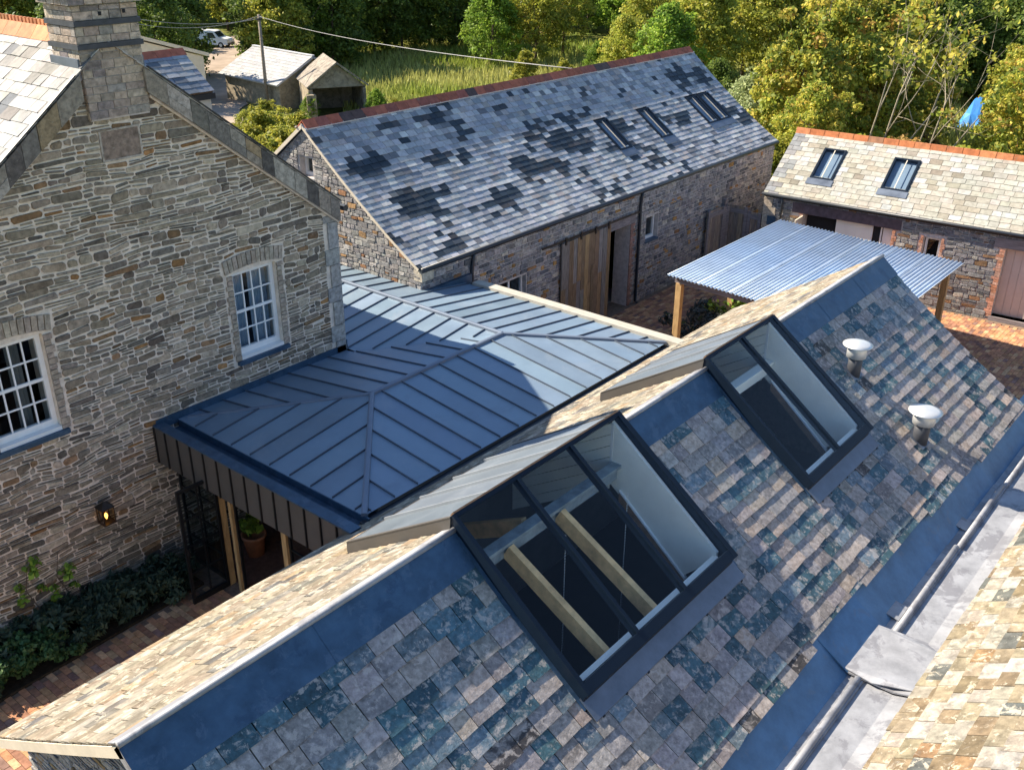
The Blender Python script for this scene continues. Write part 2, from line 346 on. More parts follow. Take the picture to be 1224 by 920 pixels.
def stonewall(map3, u0, u1, v0, v1, colf, hr=(.07, .15), lr=(.15, .5), gap=.012, depth=.03, holes=(), clips=(), wob=.02, split=.35, rnd=.35, squared=False):
    """rubble: wobbling courses, some cells split into thin stones; returns one MB per stone"""
    out = []; v = v0; ci = 0
    while v < v1-.02:
        h = random.uniform(*hr); h = min(h, v1-v) if v1-v-h > .05 else v1-v
        hh = [(q[0], q[1]) for q in holes if q[2] < v+h*.5 < q[3]]
        for (x, e) in intervals(u0, u1, hh):
            a = x-(random.random()*lr[0] if False else 0)
            while a < e-.015:
                l = random.uniform(*lr)*(random.uniform(.5, 1.0)); b = a+l
                if e-b < lr[0]*.6: b = e
                parts = [(v, v+h)]
                if h > hr[0]*1.3 and random.random() < split:
                    c = v+h*random.uniform(.35, .65); parts = [(v, c), (c, v+h)]
                for (p, q) in parts:
                    segs = [(a, b)]
                    if q-p < h*.9 and b-a > lr[0]*1.6 and random.random() < .4:
                        mid = a+(b-a)*random.uniform(.35, .65); segs = [(a, mid), (mid, b)]
                    for (s_, t_) in segs:
                        w_ = t_-s_; hgt = q-p
                        if w_ < .03 or hgt < .018: continue
                        g = gap*random.uniform(.6, 1.3)*.5
                        r = min(w_, hgt)*rnd*.5
                        l_, r_, bo, to = s_+g, t_-g, p+g, q-g
                        def c_(): return random.uniform(.35, 1.25)*r
                        jj = lambda: random.uniform(-.12, .12)*min(hgt, .12)
                        if squared:
                            pl = [(l_+r*.4, bo), (r_-r*.4, bo+jj()*.4), (r_, bo+r*.4), (r_+jj()*.3, to-r*.4), (r_-r*.4, to), (l_+r*.4, to+jj()*.4), (l_, to-r*.4), (l_+jj()*.3, bo+r*.4)]
                        else:
                            pl = [(l_+c_(), bo+jj()), (r_-c_(), bo+jj()), (r_, bo+c_()), (r_, to-c_()), (r_-c_(), to+jj()), (l_+c_(), to+jj()), (l_, to-c_()), (l_, bo+c_())]
                        pl = [(x_, y_+wob*2.2*((vnoise(x_*1.7, y_*2.3, 2)-.5)+.7*(vnoise(x_*4.1, y_*5.0, 4)-.5))) for x_, y_ in pl]
                        for cl in clips: pl = clip2(pl, *cl)
                        if len(pl) < 3 or area2(pl) < 4e-4: continue
                        cx = sum(q_[0] for q_ in pl)/len(pl); cy = sum(q_[1] for q_ in pl)/len(pl)
                        d = depth*random.uniform(.55, 1.2); ins = min(.012, r*.6)
                        k = len(pl); fr = []
                        for (px, py) in pl:
                            dx, dy = cx-px, cy-py; L = hypot(dx, dy)+1e-6; fr.append((px+dx/L*ins, py+dy/L*ins))
                        tx, ty = random.uniform(-.05, .05), random.uniform(-.12, .12)
                        vs = [map3(x_, y_, -.01) for x_, y_ in pl]+[map3(x_, y_, d*.75) for x_, y_ in pl]+[map3(x_, y_, d+tx*(x_-cx)+ty*(y_-cy)) for x_, y_ in fr]
                        fs = [(i, (i+1) % k, (i+1) % k+k, i+k) for i in range(k)]+[(i+k, (i+1) % k+k, (i+1) % k+2*k, i+2*k) for i in range(k)]+[tuple(range(2*k, 3*k))]
                        A = np.array(map3(1, 0, 0))-np.array(map3(0, 0, 0)); B = np.array(map3(0, 1, 0))-np.array(map3(0, 0, 0)); C = np.array(map3(0, 0, 1))-np.array(map3(0, 0, 0))
                        sg = sum(pl[i][0]*pl[(i+1) % k][1]-pl[(i+1) % k][0]*pl[i][1] for i in range(k))
                        if np.dot(np.cross(A, B), C)*sg < 0: fs = [f[::-1] for f in fs]
                        m = MB(); m.add(vs, fs, colf(cx, cy)); out.append(m)
                a = b
        v += h; ci += 1
    return out
def backing(map3, us, ztop, v0, holes, d0, d1):
    """wall body with openings cut; us = breakpoints of ztop"""
    m = MB(); br = sorted(set(list(us)+[h[0] for h in holes]+[h[1] for h in holes])); br = [b for b in br if us[0] <= b <= us[-1]]
    for a, b in zip(br, br[1:]):
        if b-a < 1e-4: continue
        mid = (a+b)/2; cuts = sorted([(h[2], h[3]) for h in holes if h[0] < mid < h[1]]); z = v0
        for c0, c1 in cuts:
            if c0 > z+1e-4: m.prism([map3(a, z, d0), map3(b, z, d0), map3(b, c0, d0), map3(a, c0, d0)], np.array(map3(0, 0, d1))-np.array(map3(0, 0, d0)))
            z = c1
        m.prism([map3(a, z, d0), map3(b, z, d0), map3(b, ztop(b), d0), map3(a, ztop(a), d0)], np.array(map3(0, 0, d1))-np.array(map3(0, 0, d0)))
    return m
def pick(pal):
    r = random.random()*sum(p[0] for p in pal)
    for p in pal:
        r -= p[0]
        if r <= 0: return p[1]
    return pal[-1][1]
def bar_window(name, parent, map3, u0, u1, v0, v1, nu, nv, m, rec=-.10, fr=.055, bar=.02, mid=True, glass='glass', dfront=None, pane_mat=None):
    """window frame with glazing bars (one mesh), panes as children"""
    f = MB()
    def bx(a, b, c, d, p, q): f.prism([map3(a, c, p), map3(b, c, p), map3(b, d, p), map3(a, d, p)], np.array(map3(0, 0, q))-np.array(map3(0, 0, p)))
    t = .07
    bx(u0, u0+fr, v0, v1, rec-t, rec); bx(u1-fr, u1, v0, v1, rec-t, rec); bx(u0+fr, u1-fr, v1-fr, v1, rec-t, rec-.002); bx(u0+fr, u1-fr, v0, v0+fr*1.4, rec-t, rec-.002)
    iu0, iu1, iv0, iv1 = u0+fr, u1-fr, v0+fr*1.4, v1-fr
    vm = (iv0+iv1)/2
    if mid: bx(iu0, iu1, vm-bar, vm+bar, rec-.05, rec-.012)
    for i in range(1, nu): x = iu0+(iu1-iu0)*i/nu; bx(x-bar/2, x+bar/2, iv0, iv1, rec-.045, rec-.018)
    for j in range(1, nv):
        if mid and j*2 == nv: continue
        z = iv0+(iv1-iv0)*j/nv; bx(iu0, iu1, z-bar/2, z+bar/2, rec-.046, rec-.020)
    w_ = f.build(name, m, parent)
    for i in range(nu):
        for j in range(nv):
            a = iu0+(iu1-iu0)*i/nu+bar/2; b = iu0+(iu1-iu0)*(i+1)/nu-bar/2; c = iv0+(iv1-iv0)*j/nv+bar/2; d = iv0+(iv1-iv0)*(j+1)/nv-bar/2
            tl = random.uniform(-.002, .002)
            g = MB(); g.prism([map3(a, c, rec-.036+tl), map3(b, c, rec-.036-tl), map3(b, d, rec-.036), map3(a, d, rec-.036)], np.array(map3(0, 0, .004))-np.array(map3(0, 0, 0)))
            g.build('pane', pane_mat or M_[glass], w_)
    return w_

# ================================================================== GROUND
def gz(x, y):
    d = hypot(x, y); s = min(max((d-37)/22, 0), 1); s = s*s*(3-2*s)
    z = -4.2*s
    r = min(max((d-128)/90, 0), 1); z += 26*r*r*(3-2*r)
    if d > 45: z += .35*(vnoise(x*.12, y*.12, 3)-.5)*min(1, (d-45)/10)
    return z
def ground_sheet():
    m = MB(); rs = [0, 8, 16, 24, 32]+[36+2*i for i in range(28)]+[94+5*i for i in range(30)]+[260, 320, 420, 600, 900]; na = 128; vs = []
    for r in rs:
        for k in range(na): t = 2*pi*k/na; x, y = r*cos(t), r*sin(t); vs.append((x, y, gz(x, y)-.03))
    fs = []
    for i in range(len(rs)-1):
        for k in range(na):
            if i == 0: fs.append((0, na+k, na+(k+1) % na))
            else: fs.append((i*na+k, (i+1)*na+k, (i+1)*na+(k+1) % na, i*na+(k+1) % na))
    m.add(vs, fs); return m.build('terrain', M_['terrain'], None, True, kind='structure')
ground_sheet()
pav = MB().box(-4, -8, -.02, 29.5, 15.0, 0).build('brick_paving', M_['joint'], None, False, kind='structure')
pav['base'] = [0., 0., 0.]
BR = [(3, (.42, .21, .115)), (2, (.48, .26, .13)), (2, (.32, .16, .10)), (1, (.54, .33, .18)), (.8, (.24, .14, .11))]
def pavers(x0, x1, y0, y1, ang=0, mortar=.006, dark=1.0):
    out = []; L, W = .215, .105
    if ang: nx, ny, a, b = int((x1-x0)/W), int((y1-y0)/L), W, L
    else: nx, ny, a, b = int((x1-x0)/L), int((y1-y0)/W), L, W
    for i in range(nx):
        for j in range(ny):
            x = x0+i*a; y = y0+j*b
            if ang: y += (i % 2)*b*.5
            else: x += (j % 2)*a*.5
            h = .014+random.uniform(-.003, .004); g = mortar/2
            t = [random.uniform(-.0015, .0015) for _ in range(4)]
            c = jit(pick(BR), .2); c = (c[0]*dark, c[1]*dark, c[2]*dark, c[3])
            m = MB(); P = [(x+g, y+g, -.002), (x+a-g, y+g, -.002), (x+a-g, y+b-g, -.002), (x+g, y+b-g, -.002), (x+g, y+g, h+t[0]), (x+a-g, y+g, h+t[1]), (x+a-g, y+b-g, h+t[2]), (x+g, y+b-g, h+t[3])]
            m.add(P, [(4, 5, 6, 7), (0, 1, 5, 4), (1, 2, 6, 5), (2, 3, 7, 6), (3, 0, 4, 7)], c); out.append(m)
    return out
emit(pavers(2.0, 7.4, 9.3, 12.55, 1)+pavers(2.0, 3.3, 12.55, 14.5, 1), 'paver', 'lane_pavers', M_['brick'], pav)
emit(pavers(16.6, 27.7, 9.3, 14.35, 0)+pavers(20.5, 28.2, -1, 9.3, 0), 'courtyard_paver', 'courtyard_pavers', M_['brick'], pav, cap=0)

# ================================================================== MANOR HOUSE
YW = 13.63; RX = 7.55; RZ = 8.65; SL = .785
house = thing('stone_house', (7.0, 18.0, 0), 'tall grey rubble stone house with gable, chimney and two white sash windows', 'house')
def hz(x): return RZ-SL*abs(x-RX)
gm = lambda u, v, d: (u, YW-d, v)
WIN1 = (9.14, 10.05, 3.24, 4.80); WIN2 = (4.93, 5.87, 3.24, 4.80)
hol = [WIN1, WIN2]
hb = backing(gm, [3.62, RX, 11.44], lambda u: hz(u)-.12, -.1, hol, .0, -.5)
hb.box(10.94, 14.131, -.1, 11.44, 25, 5.3); hb.box(3.62, 14.131, -.1, 4.0, 25, 5.3)
hwall = hb.build('wall', M_['mortar'], house)
STN = [(5, (0.25, 0.205, 0.151)), (4, (0.316, 0.259, 0.19)), (3, (0.197, 0.17, 0.137)), (2.4, (0.37, 0.305, 0.224)), (1, (0.227, 0.143, 0.0784)), (.4, (0.298, 0.161, 0.0672)), (1.2, (0.143, 0.118, 0.0952))]
# voussoir and jamb zones, plaque, quoins leave the rubble out
def zone(wn): return [(wn[0]-.16, wn[1]+.16, wn[2]-.10, wn[3]+.0), (wn[0]-.2, wn[1]+.2, wn[3], wn[3]+.30)]
PLQ = (7.27, 7.86, 7.03, 7.43)
sh = zone(WIN1)+zone(WIN2)+[(PLQ[0]-.03, PLQ[1]+.03, PLQ[2]-.03, PLQ[3]+.03), (11.16, 11.5, 0, 5.4)]
clips = [(SL, 1, RZ+SL*RX-.36), (-SL, 1, RZ-SL*RX-.36)]
st = []
st += stonewall(gm, 3.62, 11.44, .0, 2.6, lambda u, v: jit(pick(STN), .34), hr=(.05, .12), lr=(.22, .62), gap=.025, depth=.022, holes=sh, clips=clips, wob=.028, split=.3, rnd=.45)
st += stonewall(gm, 3.62, 11.44, 2.6, 5.2, lambda u, v: jit(pick(STN), .34), hr=(.055, .14), lr=(.18, .52), gap=.026, depth=.022, holes=sh, clips=clips, wob=.028, split=.35, rnd=.45)
st += stonewall(gm, 3.62, 11.44, 5.2, 8.5, lambda u, v: jit(pick(STN), .34), hr=(.06, .15), lr=(.20, .66), gap=.029, depth=.024, holes=sh, clips=clips, wob=.026, split=.45, rnd=.45)
emit(st, 'stone', 'rubble_stones', M_['stone'], hwall)
# quoins
q = []; z = 0.0; k = 0
while z < 5.3:
    h = random.uniform(.26, .5); w_ = .30 if k % 2 else .2; h = min(h, 5.33-z)
    m = MB(); m.box(11.445-w_, YW-.032, z+.008, 11.47, YW+.25, z+h-.008, jit((.34, .33, .31), .12)); q.append(m); z += h; k += 1
for m in q: m.build('quoin', M_['stone'], hwall)
for wn in (WIN1, WIN2):
    nv_ = 13
    for i in range(nv_):
        f0 = i/nv_; f1 = (i+1)/nv_; a, b = wn[0]-.14, wn[1]+.14; w_ = b-a
        def arc(f, r): return (a+w_*f+(f-.5)*r*.28, wn[3]+.012+.075*(1-(2*f-1)**2)+r)
        p = [arc(f0+.006, 0), arc(f1-.006, 0), arc(f1-.008, .23), arc(f0+.008, .23)]
        MB().prism([gm(x, y, -.08) for x, y in p], (0, -.108-random.uniform(0, .012), 0), jit((.37, .315, .25), .14)).build('arch_stone', M_['stone'], hwall)
    z = wn[2]
    while z < wn[3]-.03:
        h = random.uniform(.06, .12); h = min(h, wn[3]-z)
        for s in (0, 1):
            wd = random.uniform(.10, .15)
            x0, x1 = (wn[0]-wd, wn[0]-.004) if s == 0 else (wn[1]+.004, wn[1]+wd)
            MB().box(x0, YW-.024-random.uniform(0, .01), z+.006, x1, YW+.06, z+h-.006, jit((.36, .30, .235), .15)).build('jamb_stone', M_['stone'], hwall)
        z += h
    bar_window('window', house, gm, wn[0]+.004, wn[1]-.004, wn[2]+.06, wn[3]-.0, 4, 4, M_['white'], rec=-.085, fr=.075, bar=.024)
    MB().box(wn[0]-.09, YW-.075, wn[2]-.075, wn[1]+.09, YW+.08, wn[2]-.004).build('window_sill', M_['lead_flash'], house)
    MB().box(wn[0]+.004, YW-.02, wn[2]+.0, wn[1]-.004, YW+.10, wn[2]+.058).build('timber_sill', M_['white'], house)
# spandrel above segmental heads
for wn in (WIN1, WIN2):
    MB().box(wn[0]+.004, YW+.02, wn[3]+.002, wn[1]-.004, YW+.08, wn[3]+.09).build('head_board', M_['white'], house)
# rooms behind the two windows: dark box with pale curtains
for wn, cur in ((WIN1, True), (WIN2, False)):
    rm = MB(); x0, x1, y0, y1, z0, z1 = wn[0]-.8, wn[1]+.8, YW+.52, YW+3, 2.6, 5.15
    rm.box(x0, y1, z0, x1, y1+.05, z1); rm.box(x0-.05, y0, z0, x0, y1, z1); rm.box(x1, y0, z0, x1+.05, y1, z1); rm.box(x0, y0, z0-.05, x1, y1, z0); rm.box(x0, y0, z1, x1, y1, z1+.05)
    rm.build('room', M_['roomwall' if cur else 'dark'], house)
    if cur:
        for s in (0, 1):
            cu = MB(); n_ = 14; xa = wn[0]+.02 if s == 0 else wn[0]+.50; wd = .38
            for i in range(n_):
                a = xa+wd*i/n_; b = xa+wd*(i+1)/n_
                cu.quad((a, YW+.3+.02*(i % 2), 3.3), (b, YW+.3+.02*((i+1) % 2), 3.3), (b, YW+.3+.02*((i+1) % 2), 4.78), (a, YW+.3+.02*(i % 2), 4.78))
            cu.build('curtain', M_['curtain'], house)
    else:
        cu = MB(); n_ = 6
        for i in range(n_):
            a = wn[0]+.50+.2*i/n_; cu.quad((a, YW+.34+.02*(i % 2), 3.3), (a+.2/n_, YW+.34+.02*((i+1) % 2), 3.3), (a+.2/n_, YW+.34+.02*((i+1) % 2), 4.78), (a, YW+.34+.02*(i % 2), 4.78))
        cu.build('curtain', M_['roomwall'], house)
# plaque
MB().box(PLQ[0], YW-.018, PLQ[2], PLQ[1], YW+.05, PLQ[3], (.25, .19, .15, .3)).build('plaque', M_['stone'], house)
fm = MB(); a, b, c, d = PLQ; t = .028
for bx in ((a-t, c-t, b+t, c), (a-t, d, b+t, d+t), (a-t, c, a, d), (b, c, b+t, d)): fm.box(bx[0], YW-.026, bx[1], bx[2], YW+.04, bx[3], (.42, .37, .31, .6))
fm.build('plaque_frame', M_['stone'], house)
# roof: two slopes along +Y
pt = math.degrees(math.atan(SL))
SLH = Slope((RX, YW-.10, RZ), (0, 1, 0), (-1, 0, 0), pt, pt, 5.15)
SRH = Slope((RX, YW-.10, RZ), (0, 1, 0), (1, 0, 0), pt, pt, 5.05)
hroof = deck(SLH, 0.05, 11.4, 0.02, 5.15, .12, nseg=2); r_ = deck(SRH, 0.05, 11.4, 0.02, 5.05, .12, nseg=2)
hroof.add(r_.v, r_.f); hroof = hroof.build('roof', M_['beam_grey'], house)
PAL_H = [(4, (0.391, 0.374, 0.344)), (3, (0.306, 0.289, 0.267)), (2, (0.442, 0.425, 0.396)), (1.2, (0.204, 0.191, 0.172)), (.5, (0.119, 0.123, 0.129))]
emit(slates(SLH, -.02, 11.4, .14, 5.15, .21, (.2, .42), .012, lambda a, s: jit(pick(PAL_H), .12), jz=.004), 'slate', 'roof_slates', M_['slate_pale'], hroof, cap=150)
emit(slates(SRH, -.02, 11.4, .14, 5.05, .24, (.26, .42), .012, lambda a, s: jit(pick(PAL_H), .12)), 'slate', 'roof_slates', M_['slate_pale'], hroof, cap=0)
# slate-hung verge band on the gable, two pieces high in places
for sgn, S_, L_ in ((-1, SLH, 5.1), (1, SRH, 5.0)):
    s = .62
    while s < L_:
        l = random.uniform(.28, .55); e = min(s+l, L_); p = S_.pos(0, s, 0); q2 = S_.pos(0, e-.01, 0)
        split = random.random() < .3
        hs = [(-.015, -.36)] if not split else [(-.015, -.2), (-.206, -.36)]
        for (h0, h1) in hs:
            dd = random.uniform(0, .012); y = YW-.10
            MB().prism([(p[0], y, p[2]+h0), (q2[0], y, q2[2]+h0), (q2[0], y, q2[2]+h1), (p[0], y, p[2]+h1)], (0, .085, 0) if False else (0, -.03-dd, 0), jit(pick([(3, (.27, .235, .19)), (2, (.19, .17, .145)), (2, (.36, .32, .27)), (1.4, (.115, .105, .095)), (.6, (.30, .23, .14))]), .15)).build('verge_slate', M_['stone'], hroof)
        s = e
    p = S_.pos(0, .7, 0); q2 = S_.pos(0, L_, 0)
    MB().prism([(p[0], YW-.02, p[2]-.36), (q2[0], YW-.02, q2[2]-.36), (q2[0], YW-.02, q2[2]-.40), (p[0], YW-.02, p[2]-.40)], (0, -.05, 0)).build('verge_mortar', M_['mortar'], hroof)
    MB().prism([(p[0], YW-.002, p[2]-.1), (q2[0], YW-.002, q2[2]-.1), (q2[0], YW-.002, q2[2]-.37), (p[0], YW-.002, p[2]-.37)], (0, -.096, 0)).build('verge_backing', M_['mortar_barn'], hroof)
    MB().ob(S_.pos(-.045, .68, .022), S_.pos(-.045, L_, .022)-S_.pos(-.045, .68, .022), V(0, .06, 0), S_.n(0)*.018).build('verge_strip', M_['gutter'], hroof)
# eaves gutter
MB().tube([(11.62, YW-.12, 5.42), (11.62, 25, 5.42)], .06, 8).build('gutter', M_['gutter'], house)
# crested terracotta ridge
y = 14.5
while y < 25:
    c = jit(pick([(3, (.50, .22, .10)), (2, (.42, .17, .08)), (1, (.36, .22, .13))]), .15); m = MB(); L_ = .44
    m.prism([(RX-.17, y, RZ-.10), (RX-.02, y, RZ+.085), (RX+.02, y, RZ+.085), (RX+.17, y, RZ-.10), (RX+.12, y, RZ-.12), (RX, y, RZ+.02), (RX-.12, y, RZ-.12)], (0, L_-.008, 0), c)
    for i in range(4):
        yy = y+.03+i*.108; m.ob((RX-.018, yy, RZ+.08), (.036, 0, 0), (0, .062, 0), (0, 0, .085), c)
    m.build('ridge_tile', M_['terra'], hroof); y += L_
# chimney
CX0, CX1, CY0, CY1 = 7.14, 8.08, 13.555, 14.28
ch = MB().box(CX0+.012, CY0+.012, 7.6, CX1-.012, CY1-.012, 10.2).build('chimney', M_['mortar_barn'], house)
def chim_face(x0, x1, y0, y1, z0, z1, col):
    out = []; z = z0; k = 0
    while z < z1-.02:
        h = min(random.uniform(.10, .135), z1-z)
        for face in ('f', 'l', 'r'):
            a0, a1 = (x0, x1) if face == 'f' else (y0+.004, y1); a = a0; first = True
            while a < a1-.01:
                l = random.uniform(.18, .32)*(.55 if first and k % 2 else 1); first = False; b = a+l
                if a1-b < .1: b = a1
                d = random.uniform(0, .008); c = jit(pick(col), .14); m = MB(); g = .005
                if face == 'f': m.box(a+g, y0-d, z+g, b-g, y0+.05, z+h-g, c)
                elif face == 'l': m.box(x0-d, a+g, z+g, x0+.05, b-g, z+h-g, c)
                else: m.box(x1-.05, a+g, z+g, x1+d, b-g, z+h-g, c)
                out.append(m); a = b
        z += h; k += 1
    return out
CH = [(4, (.40, .33, .26)), (3, (.33, .27, .22)), (2, (.28, .25, .22)), (1, (.46, .38, .30)), (1, (.22, .19, .18))]
emit(chim_face(CX0, CX1, CY0, CY1, 7.62, 8.56, CH)+chim_face(CX0-.01, CX1+.01, CY0-.012, CY1+.01, 8.63, 8.86, CH)+chim_face(CX0-.01, CX1+.01, CY0-.012, CY1+.01, 8.93, 9.12, CH)+chim_face(CX0-.07, CX1+.07, CY0-.07, CY1+.07, 9.13, 9.25, CH)+chim_face(CX0-.12, CX1+.12, CY0-.12, CY1+.12, 9.255, 9.5, CH), 'chimney_stone', 'chimney_stones', M_['stone'], ch)
MB().box(CX0-.1, CY0-.1, 9.5, CX1+.1, CY1+.1, 10.0).build('chimney_cap', M_['cap'], ch)
for z0 in (8.56, 8.86): MB().box(CX0-.03, CY0-.045, z0, CX1+.025, CY1+.03, z0+.068).build('slate_band', M_['darkslate'], ch)
for pz in ((7.5, 8.98), (7.86, 8.99)): MB().box(pz[0], CY0-.022, pz[1], pz[0]+.045, CY0, pz[1]+.05).build('putlog_hole', M_['dark'], ch)
MB().box(CX0-.03, CY0+.03, 8.28, CX0+.02, CY1+.05, 8.44).build('lead_apron', M_['lead'], ch)
MB().box(CX1-.02, CY0+.03, 8.2, CX1+.03, CY1+.05, 8.40).build('lead_apron', M_['lead'], ch)

# lantern on the house wall
lan = thing('wall_lantern', (6.18, YW-.16, 1.45), 'small lit copper wall lantern on the stone gable left of the open glazed door', 'lantern')
fr = MB(); lx, ly, lz = 6.18, YW-.17, 1.50; hw = .095
for sx in (-1, 1):
    for sy in (-1, 1): fr.ob((lx+sx*hw-.008, ly+sy*hw-.008, lz), (.016, 0, 0), (0, .016, 0), (0, 0, .26))
fr.box(lx-hw-.012, ly-hw-.012, lz-.02, lx+hw+.012, ly+hw+.012, lz); fr.box(lx-hw-.012, ly-hw-.012, lz+.26, lx+hw+.012, ly+hw+.012, lz+.275)
fr.add([(lx-hw-.02, ly-hw-.02, lz+.275), (lx+hw+.02, ly-hw-.02, lz+.275), (lx+hw+.02, ly+hw+.02, lz+.275), (lx-hw-.02, ly+hw+.02, lz+.275), (lx, ly, lz+.37)], [(0, 1, 4), (1, 2, 4), (2, 3, 4), (3, 0, 4), (3, 2, 1, 0)])
fr.box(lx-.05, ly+hw, lz+.02, lx+.05, YW-.01, lz+.24)
fr.build('lantern_body', M_['copper'], lan)
em, et, eb = newmat('lamp filament'); eb.inputs['Emission Color'].default_value = (1, .48, .10, 1); eb.inputs['Emission Strength'].default_value = 2.6; eb.inputs['Base Color'].default_value = (1, .6, .2, 1)
MB().tube_prof((lx, ly, lz+.05), [(.008, 0), (.02, .03), (.026, .06), (.02, .09), (.006, .11)], 10, (.5,)*4).build('bulb', em, lan, True)
for s, (dx, dy) in enumerate(((hw, 0), (-hw, 0), (0, -hw))):
    g = MB(); t = .002
    if dx: g.box(lx+dx-t, ly-hw+.01, lz+.004, lx+dx+t, ly+hw-.01, lz+.255)
    else: g.box(lx-hw+.01, ly+dy-t, lz+.004, lx+hw-.01, ly+dy+t, lz+.255)
    g.build('lantern_pane', M_['lampglass'], lan)

# ================================================================== GLAZED LINK BUILDING
link = thing('link_building', (11.5, 11.4, 0), 'low zinc roofed link building with hipped standing seam roof between house and barn', 'link building')
XF = 7.305; ZE = 2.65; ZR = 2.95; XE = 7.76; YS = 9.09; YN = 13.62; XG = 15.72
N1 = (10.06, 11.37, ZR); N2 = (13.44, 11.37, ZR); ESE = (15.72, 9.09, ZE)
ZC = lambda: jit((.192, .26, .328), .09, .03)
def seamed(poly3, down, spacing, off=0):
    """planar polygon -> zinc trays between standing seams running along 'down'"""
    P = [V(*p) for p in poly3]; nn = nrm(sum((np.cross(P[i]-P[0], P[(i+1) % len(P)]-P[0]) for i in range(1, len(P)-1)), np.zeros(3)))
    if nn[2] < 0: nn = -nn
    d = V(*down); d = nrm(d-nn*np.dot(d, nn)); e = np.cross(nn, d); o = P[0]
    p2 = [(np.dot(p-o, e), np.dot(p-o, d)) for p in P]; lo = min(p[0] for p in p2); hi = max(p[0] for p in p2)
    x = lo+off*spacing-spacing
    while x < hi:
        c = clip2(clip2(p2, -1, 0, -(x+.004)), 1, 0, x+spacing-.004)
        if len(c) > 2 and area2(c) > .004:
            MB().prism([o+e*a+d*b-nn*.004 for a, b in c], nn*(.006+random.uniform(0, .0015)), ZC()).build('roof_tray', M_['zinc'], link)
        xs = x+spacing; ys = []
        for i in range(len(p2)):
            a, b = p2[i], p2[(i+1) % len(p2)]
            if (a[0]-xs)*(b[0]-xs) < 0: f = (xs-a[0])/(b[0]-a[0]); ys.append(a[1]+(b[1]-a[1])*f)
        if len(ys) == 2 and abs(ys[0]-ys[1]) > .08:
            y0, y1 = min(ys)+.03, max(ys)-.02
            MB().ob(o+e*(xs-.008)+d*y0-nn*.003, e*.016, d*(y1-y0), nn*.034, (.09, .11, .14, .5)).build('standing_seam', M_['zinc'], link)
        x += spacing
N0 = (XE, YN, ZE-.0); zwall = ZE
seamed([(XE, YS, ZE), N1, (XE, YN, ZE)], (-1, 0, 0), .48)                       # west hip
seamed([(XE, YS, ZE), ESE, N2, N1], (0, -1, 0), .47, .3)                          # south slope
seamed([N1, N2, (11.44, 13.37, ZR-.3*(2.0/2.28)), (11.44, YN, ZE), (XE, YN, ZE)], (0, 1, 0), .47, .2)    # north slope to the house
k_ = .3/2.28
seamed([N2, (11.47, 13.34, ZR-k_*1.97), (11.47, 25, ZR-k_*1.97), (13.44, 25, ZR)], (-1, 0, 0), .45, .4)          # inner slope
seamed([N2, (13.44, 14.45, ZR), (15.72, 14.45, ZE), ESE], (1, 0, 0), .43)             # courtyard slope
seamed([(13.44, 14.45, ZR), (13.44, 25, ZR), (14.42, 25, ZR-k_*.98), (14.42, 14.45, ZR-k_*.98)], (1, 0, 0), .43)
def roll(p, q, w_=.05, h=.05):
    p, q = V(*p), V(*q); d = nrm(q-p); s = nrm(np.cross(d, (0, 0, 1))); n_ = np.cross(s, d)
    a = p-s*w_; m = MB(); m.prism([p-s*w_-n_*.01, p+s*w_-n_*.01, p+s*w_*.85+n_*h*.8, p+s*w_*.4+n_*h, p-s*w_*.4+n_*h, p-s*w_*.85+n_*h*.8], q-p, (.16, .195, .25, .4)); m.build('ridge_roll', M_['zinc'], link)
roll(N1, N2); roll((XE, YS, ZE), N1); roll((XE+.12, YN-.12, ZE+.01), N1, .035, .04); roll(N2, ESE, .045, .045); roll((13.44, 11.37, ZR+.004), (13.44, 25, ZR+.004))
# body under the roof, gutter, fascia
MB().box(XE+.3, YS+.05, 2.42, 15.6, YN-.02, 2.6).box(11.5, YN-.02, 2.42, 14.4, 25, 2.6).build('ceiling_slab', M_['roomwall'], link)
MB().box(XF+.06, YS-.15, 2.5, XE+.35, YN-.03, 2.53).build('box_gutter', M_['lead_flash'], link)
MB().box(XE-.012, YS-.1, 2.532, XE+.02, YN-.03, ZE-.004).build('gutter_upstand', M_['lead_flash'], link)
MB().box(XF-.02, YS-.25, 2.70, XF+.17, YN-.028, 2.725).build('fascia_capping', M_['lead_flash'], link)
MB().box(XF+.17, YS-.25, 2.53, XF+.185, YN-.028, 2.7).build('gutter_lining', M_['lead_flash'], link)
y = 8.8; 
while y < YN-.1:
    e = min(y+.345, YN-.03)
    MB().box(XF, y+.003, 2.02, XF+.055, e-.003, 2.70).build('fascia_panel', M_['zinc_dark'], link)
    MB().box(XF-.028, e-.010, 2.03, XF, e+.010, 2.69).build('fascia_seam', M_['steel_blk'], link)
    y = e
MB().box(XF+.058, 8.8, 2.03, XF+.5, YN-.03, 2.06).build('soffit', M_['dark'], link)
# wall flashing against the house, corner flashing
MB().box(XF+.05, YN-.022, 2.6, 11.46, YN-.004, 2.78).build('wall_flashing', M_['lead_flash'], link)
MB().box(11.48, YN-.02, 2.55, 11.5, 25, 2.86).build('wall_flashing', M_['lead_flash'], link)
# eaves gutter along the slate hall
MB().box(XE-.1, YS-.10, 2.40, XG, YS-.004, 2.60).build('eaves_gutter', M_['gutter'], link)
# courtyard side: capping beam, wall
MB().ob((15.70, 8.7, 2.60), (.24, 0, 0), (0, 5.45, 0), (0, 0, .12)).build('parapet_capping', M_['cap'], link)
MB().box(15.72, 8.9, 0, 15.92, 14.46, 2.6).build('wall', M_['zinc_dark'], link)
MB().box(14.46, 14.38, 2.60, 15.95, 14.47, 2.80).build('abutment_flashing', M_['lead_flash'], link)
